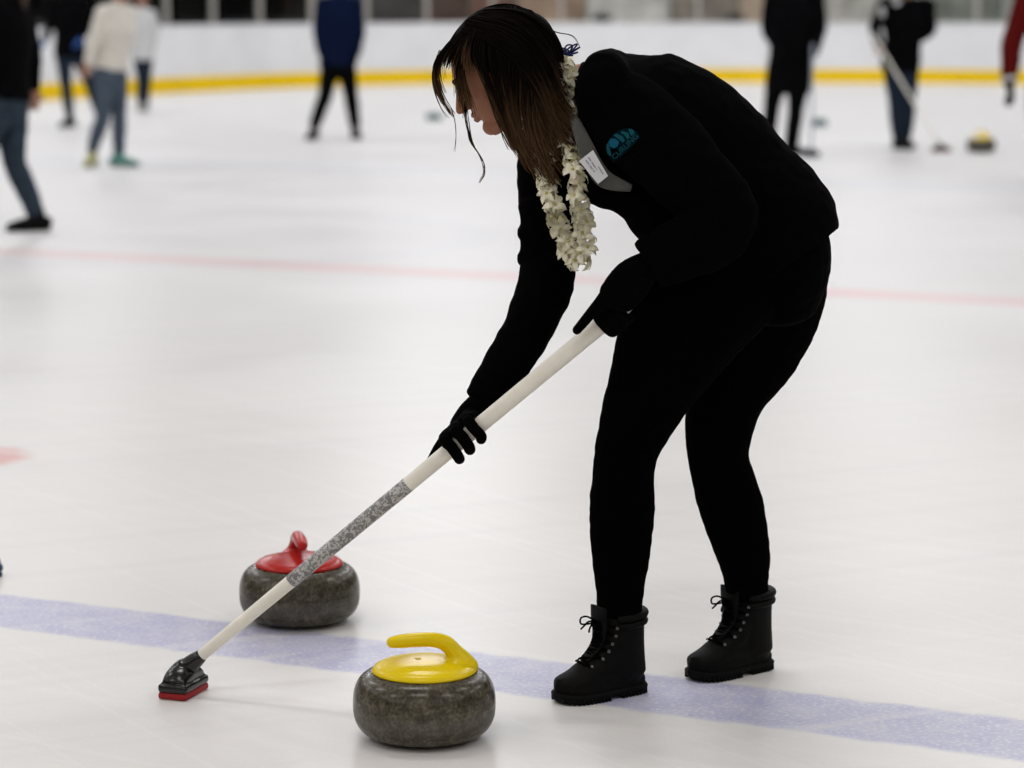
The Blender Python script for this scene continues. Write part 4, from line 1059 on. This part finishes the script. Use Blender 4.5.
# 7: jeans man with broom
Y7 = depth_of(900, 149)
_, _, jk7 = figure('person in black jacket and jeans sweeping beside the distant stone', Y7,
    dict(head=(908, -18, -.18), shL=(884, 6, -.05), shR=(928, 6, -.05), elL=(875, 28, -.12), elR=(930, 30, -.1), wrL=(879, 45, -.3), wrR=(914, 42, .22), hipL=(893, 58, 0), hipR=(909, 58, 0), knL=(896, 104, -.05), knR=(908, 104, 0), anL=(899, 138, .0), anR=(905, 137, .2), toeL=(.5, -1, 0), toeR=(.3, -1, 0)),
    bg_black, denim_n, shoe_k, hair_dk, V((.2, -1, -.5)), build=1.08, hem=.12, rad=dict(an=.06, calf=.074))
white_pr = mat('white_print', (.5, .5, .5), .7, .2)
for c_, r_ in (((882, 12), (.03, .06)), ((898, 3), (.05, .04))):
    bm = bmesh.new(); o7 = P(c_[0], c_[1], Y7 - .30)
    bv = BVHTree.FromPolygons([v.co + origin_of(jk7) for v in jk7.data.vertices], [p_.vertices for p_ in jk7.data.polygons])
    d = ray(*c_).normalized(); h = bv.ray_cast(V((0, 0, CAM_H)), d); o7 = h[0] if h[0] else o7
    ellipsoid(bm, o7, (V((1, 0, 0)), V((0, 1, 0)), V((0, 0, 1))), (r_[0], .012, r_[1]), 12, 8); po = obj('print', bm, white_pr, jk7); po['label'] = 'white printed mark'
broom('white shafted curling broom slanting from the distant person in jeans', G(941, 152), P(872, 34, Y7 - .35), .15, .0115, .0125, L=.19, W=.075, pad=red_pad, shell=black_plastic)
# 8: red jacket at the right edge
Y8 = depth_of(1044, 185)
p8, _, _ = figure('person in red jacket with black glove at the right edge', Y8,
    dict(head=(1050, -44, 0), shL=(1026, 0, 0), shR=(1076, 0, 0), elL=(1012, 44, 0), elR=(1090, 44, 0), wrL=(1009, 82, -.05), wrR=(1092, 84, -.05), hipL=(1040, 84, 0), hipR=(1062, 84, 0), knL=(1038, 136, -.03), knR=(1066, 134, 0), anL=(1040, 175, 0), anR=(1070, 173, .1), toeL=(.3, -1, 0), toeR=(.3, -1, 0)),
    red_j, bg_black, shoe_k, hair_dk, V((-.6, -1, 0)), glove=bg_black, hem=.06, rad=dict(tw=.17, pw=.15, ww=.15, sh=.095, el=.084, wr=.060), hand_dir=dict(L=V((.12, -.1, -1))), hand=1.6)
bm = bmesh.new(); tube(bm, [P(1008.5, 76, Y8 - .05), P(1009, 80, Y8 - .05)], [.069, .069], 16, 2, cap=0.0); cf = obj('cuff', bm, grey_k, p8); cf['label'] = 'pale cuff of the red sleeve'

# ================================================================== SMALL THINGS
hack_m = mat('hack_rubber', (.045, .12, .13), .8, .2)
def hack(label, loc, rz):
    t = thing('rubber_hack', label, 'foothold', loc, 'rubber hacks')
    t.rotation_euler.z = rz
    bm = bmesh.new(); box(bm, V((0, 0, .008)), (.20, .16, .016), bevel=.004); obj('base_plate', bm, hack_m, t, smooth=False, world=False)
    bm = bmesh.new(); loft(bm, [V((-.07, .03, .045)), V((0, .04, .05)), V((.07, .03, .045))], [.032, .036, .032], [.028, .034, .028], 14, 3); obj('foot_pad', bm, hack_m, t, world=False)
hack('small teal rubber foothold lying on the ice beside the sweeping woman\'s hair', G(434, 120), .1)
hack('small dark teal rubber foothold on the ice beside the upright broom', G(819, 126), -.1)
# blue broom head just entering at the left edge
broom('blue curling broom lying on the ice, its head barely entering at the left edge', G(-29, 577), G(-29, 577) + V((-1.12, .25, .018)), .3, .0125, .014, L=.16, W=.06, pad=mat('pad_navy', (.01, .04, .10), .7, .2), shell=mat('shell_blue', (.005, .05, .12), .35, .4))
# dark bundles on the boards' ledge
bag_m = mat('bag_dark', (.03, .032, .03), .85, .2, noise_amt=.2, noise_scale=8)
def ledge_bag(label, px, wd):
    best = min((abs(512 + F * (p_.x) / p_.y - px), i_) for i_, p_ in enumerate(dense)); c = dense[best[1]]; _, nn = along(acc[best[1]])
    t = thing('bag', label, 'bag', V((c.x, c.y, 1.076)) + nn * .0, 'bags on the boards')
    bm = bmesh.new(); b0 = V((0, 0, .07)); tv = V((nn.y, -nn.x, 0))
    loft(bm, [b0 - tv * wd * .42, b0, b0 + tv * wd * .42], [.055, .066, .055], [.042, .046, .042], 16, 4, nn, 1, 1)
    skin_obj_local('bag_body', bm, .01, bag_m, t, 2)
    bm = bmesh.new(); tube(bm, [b0 - tv * .09 + V((0, 0, .05)), b0 + V((0, 0, .12)), b0 + tv * .09 + V((0, 0, .05))], .010, 8, 4, nn); obj('carry_handle', bm, bag_m, t, world=False)
ledge_bag('dark bag on top of the boards above the woman\'s shoulder', 598, .34)
ledge_bag('dark bag on top of the boards beside the tall person in black', 733, .26)
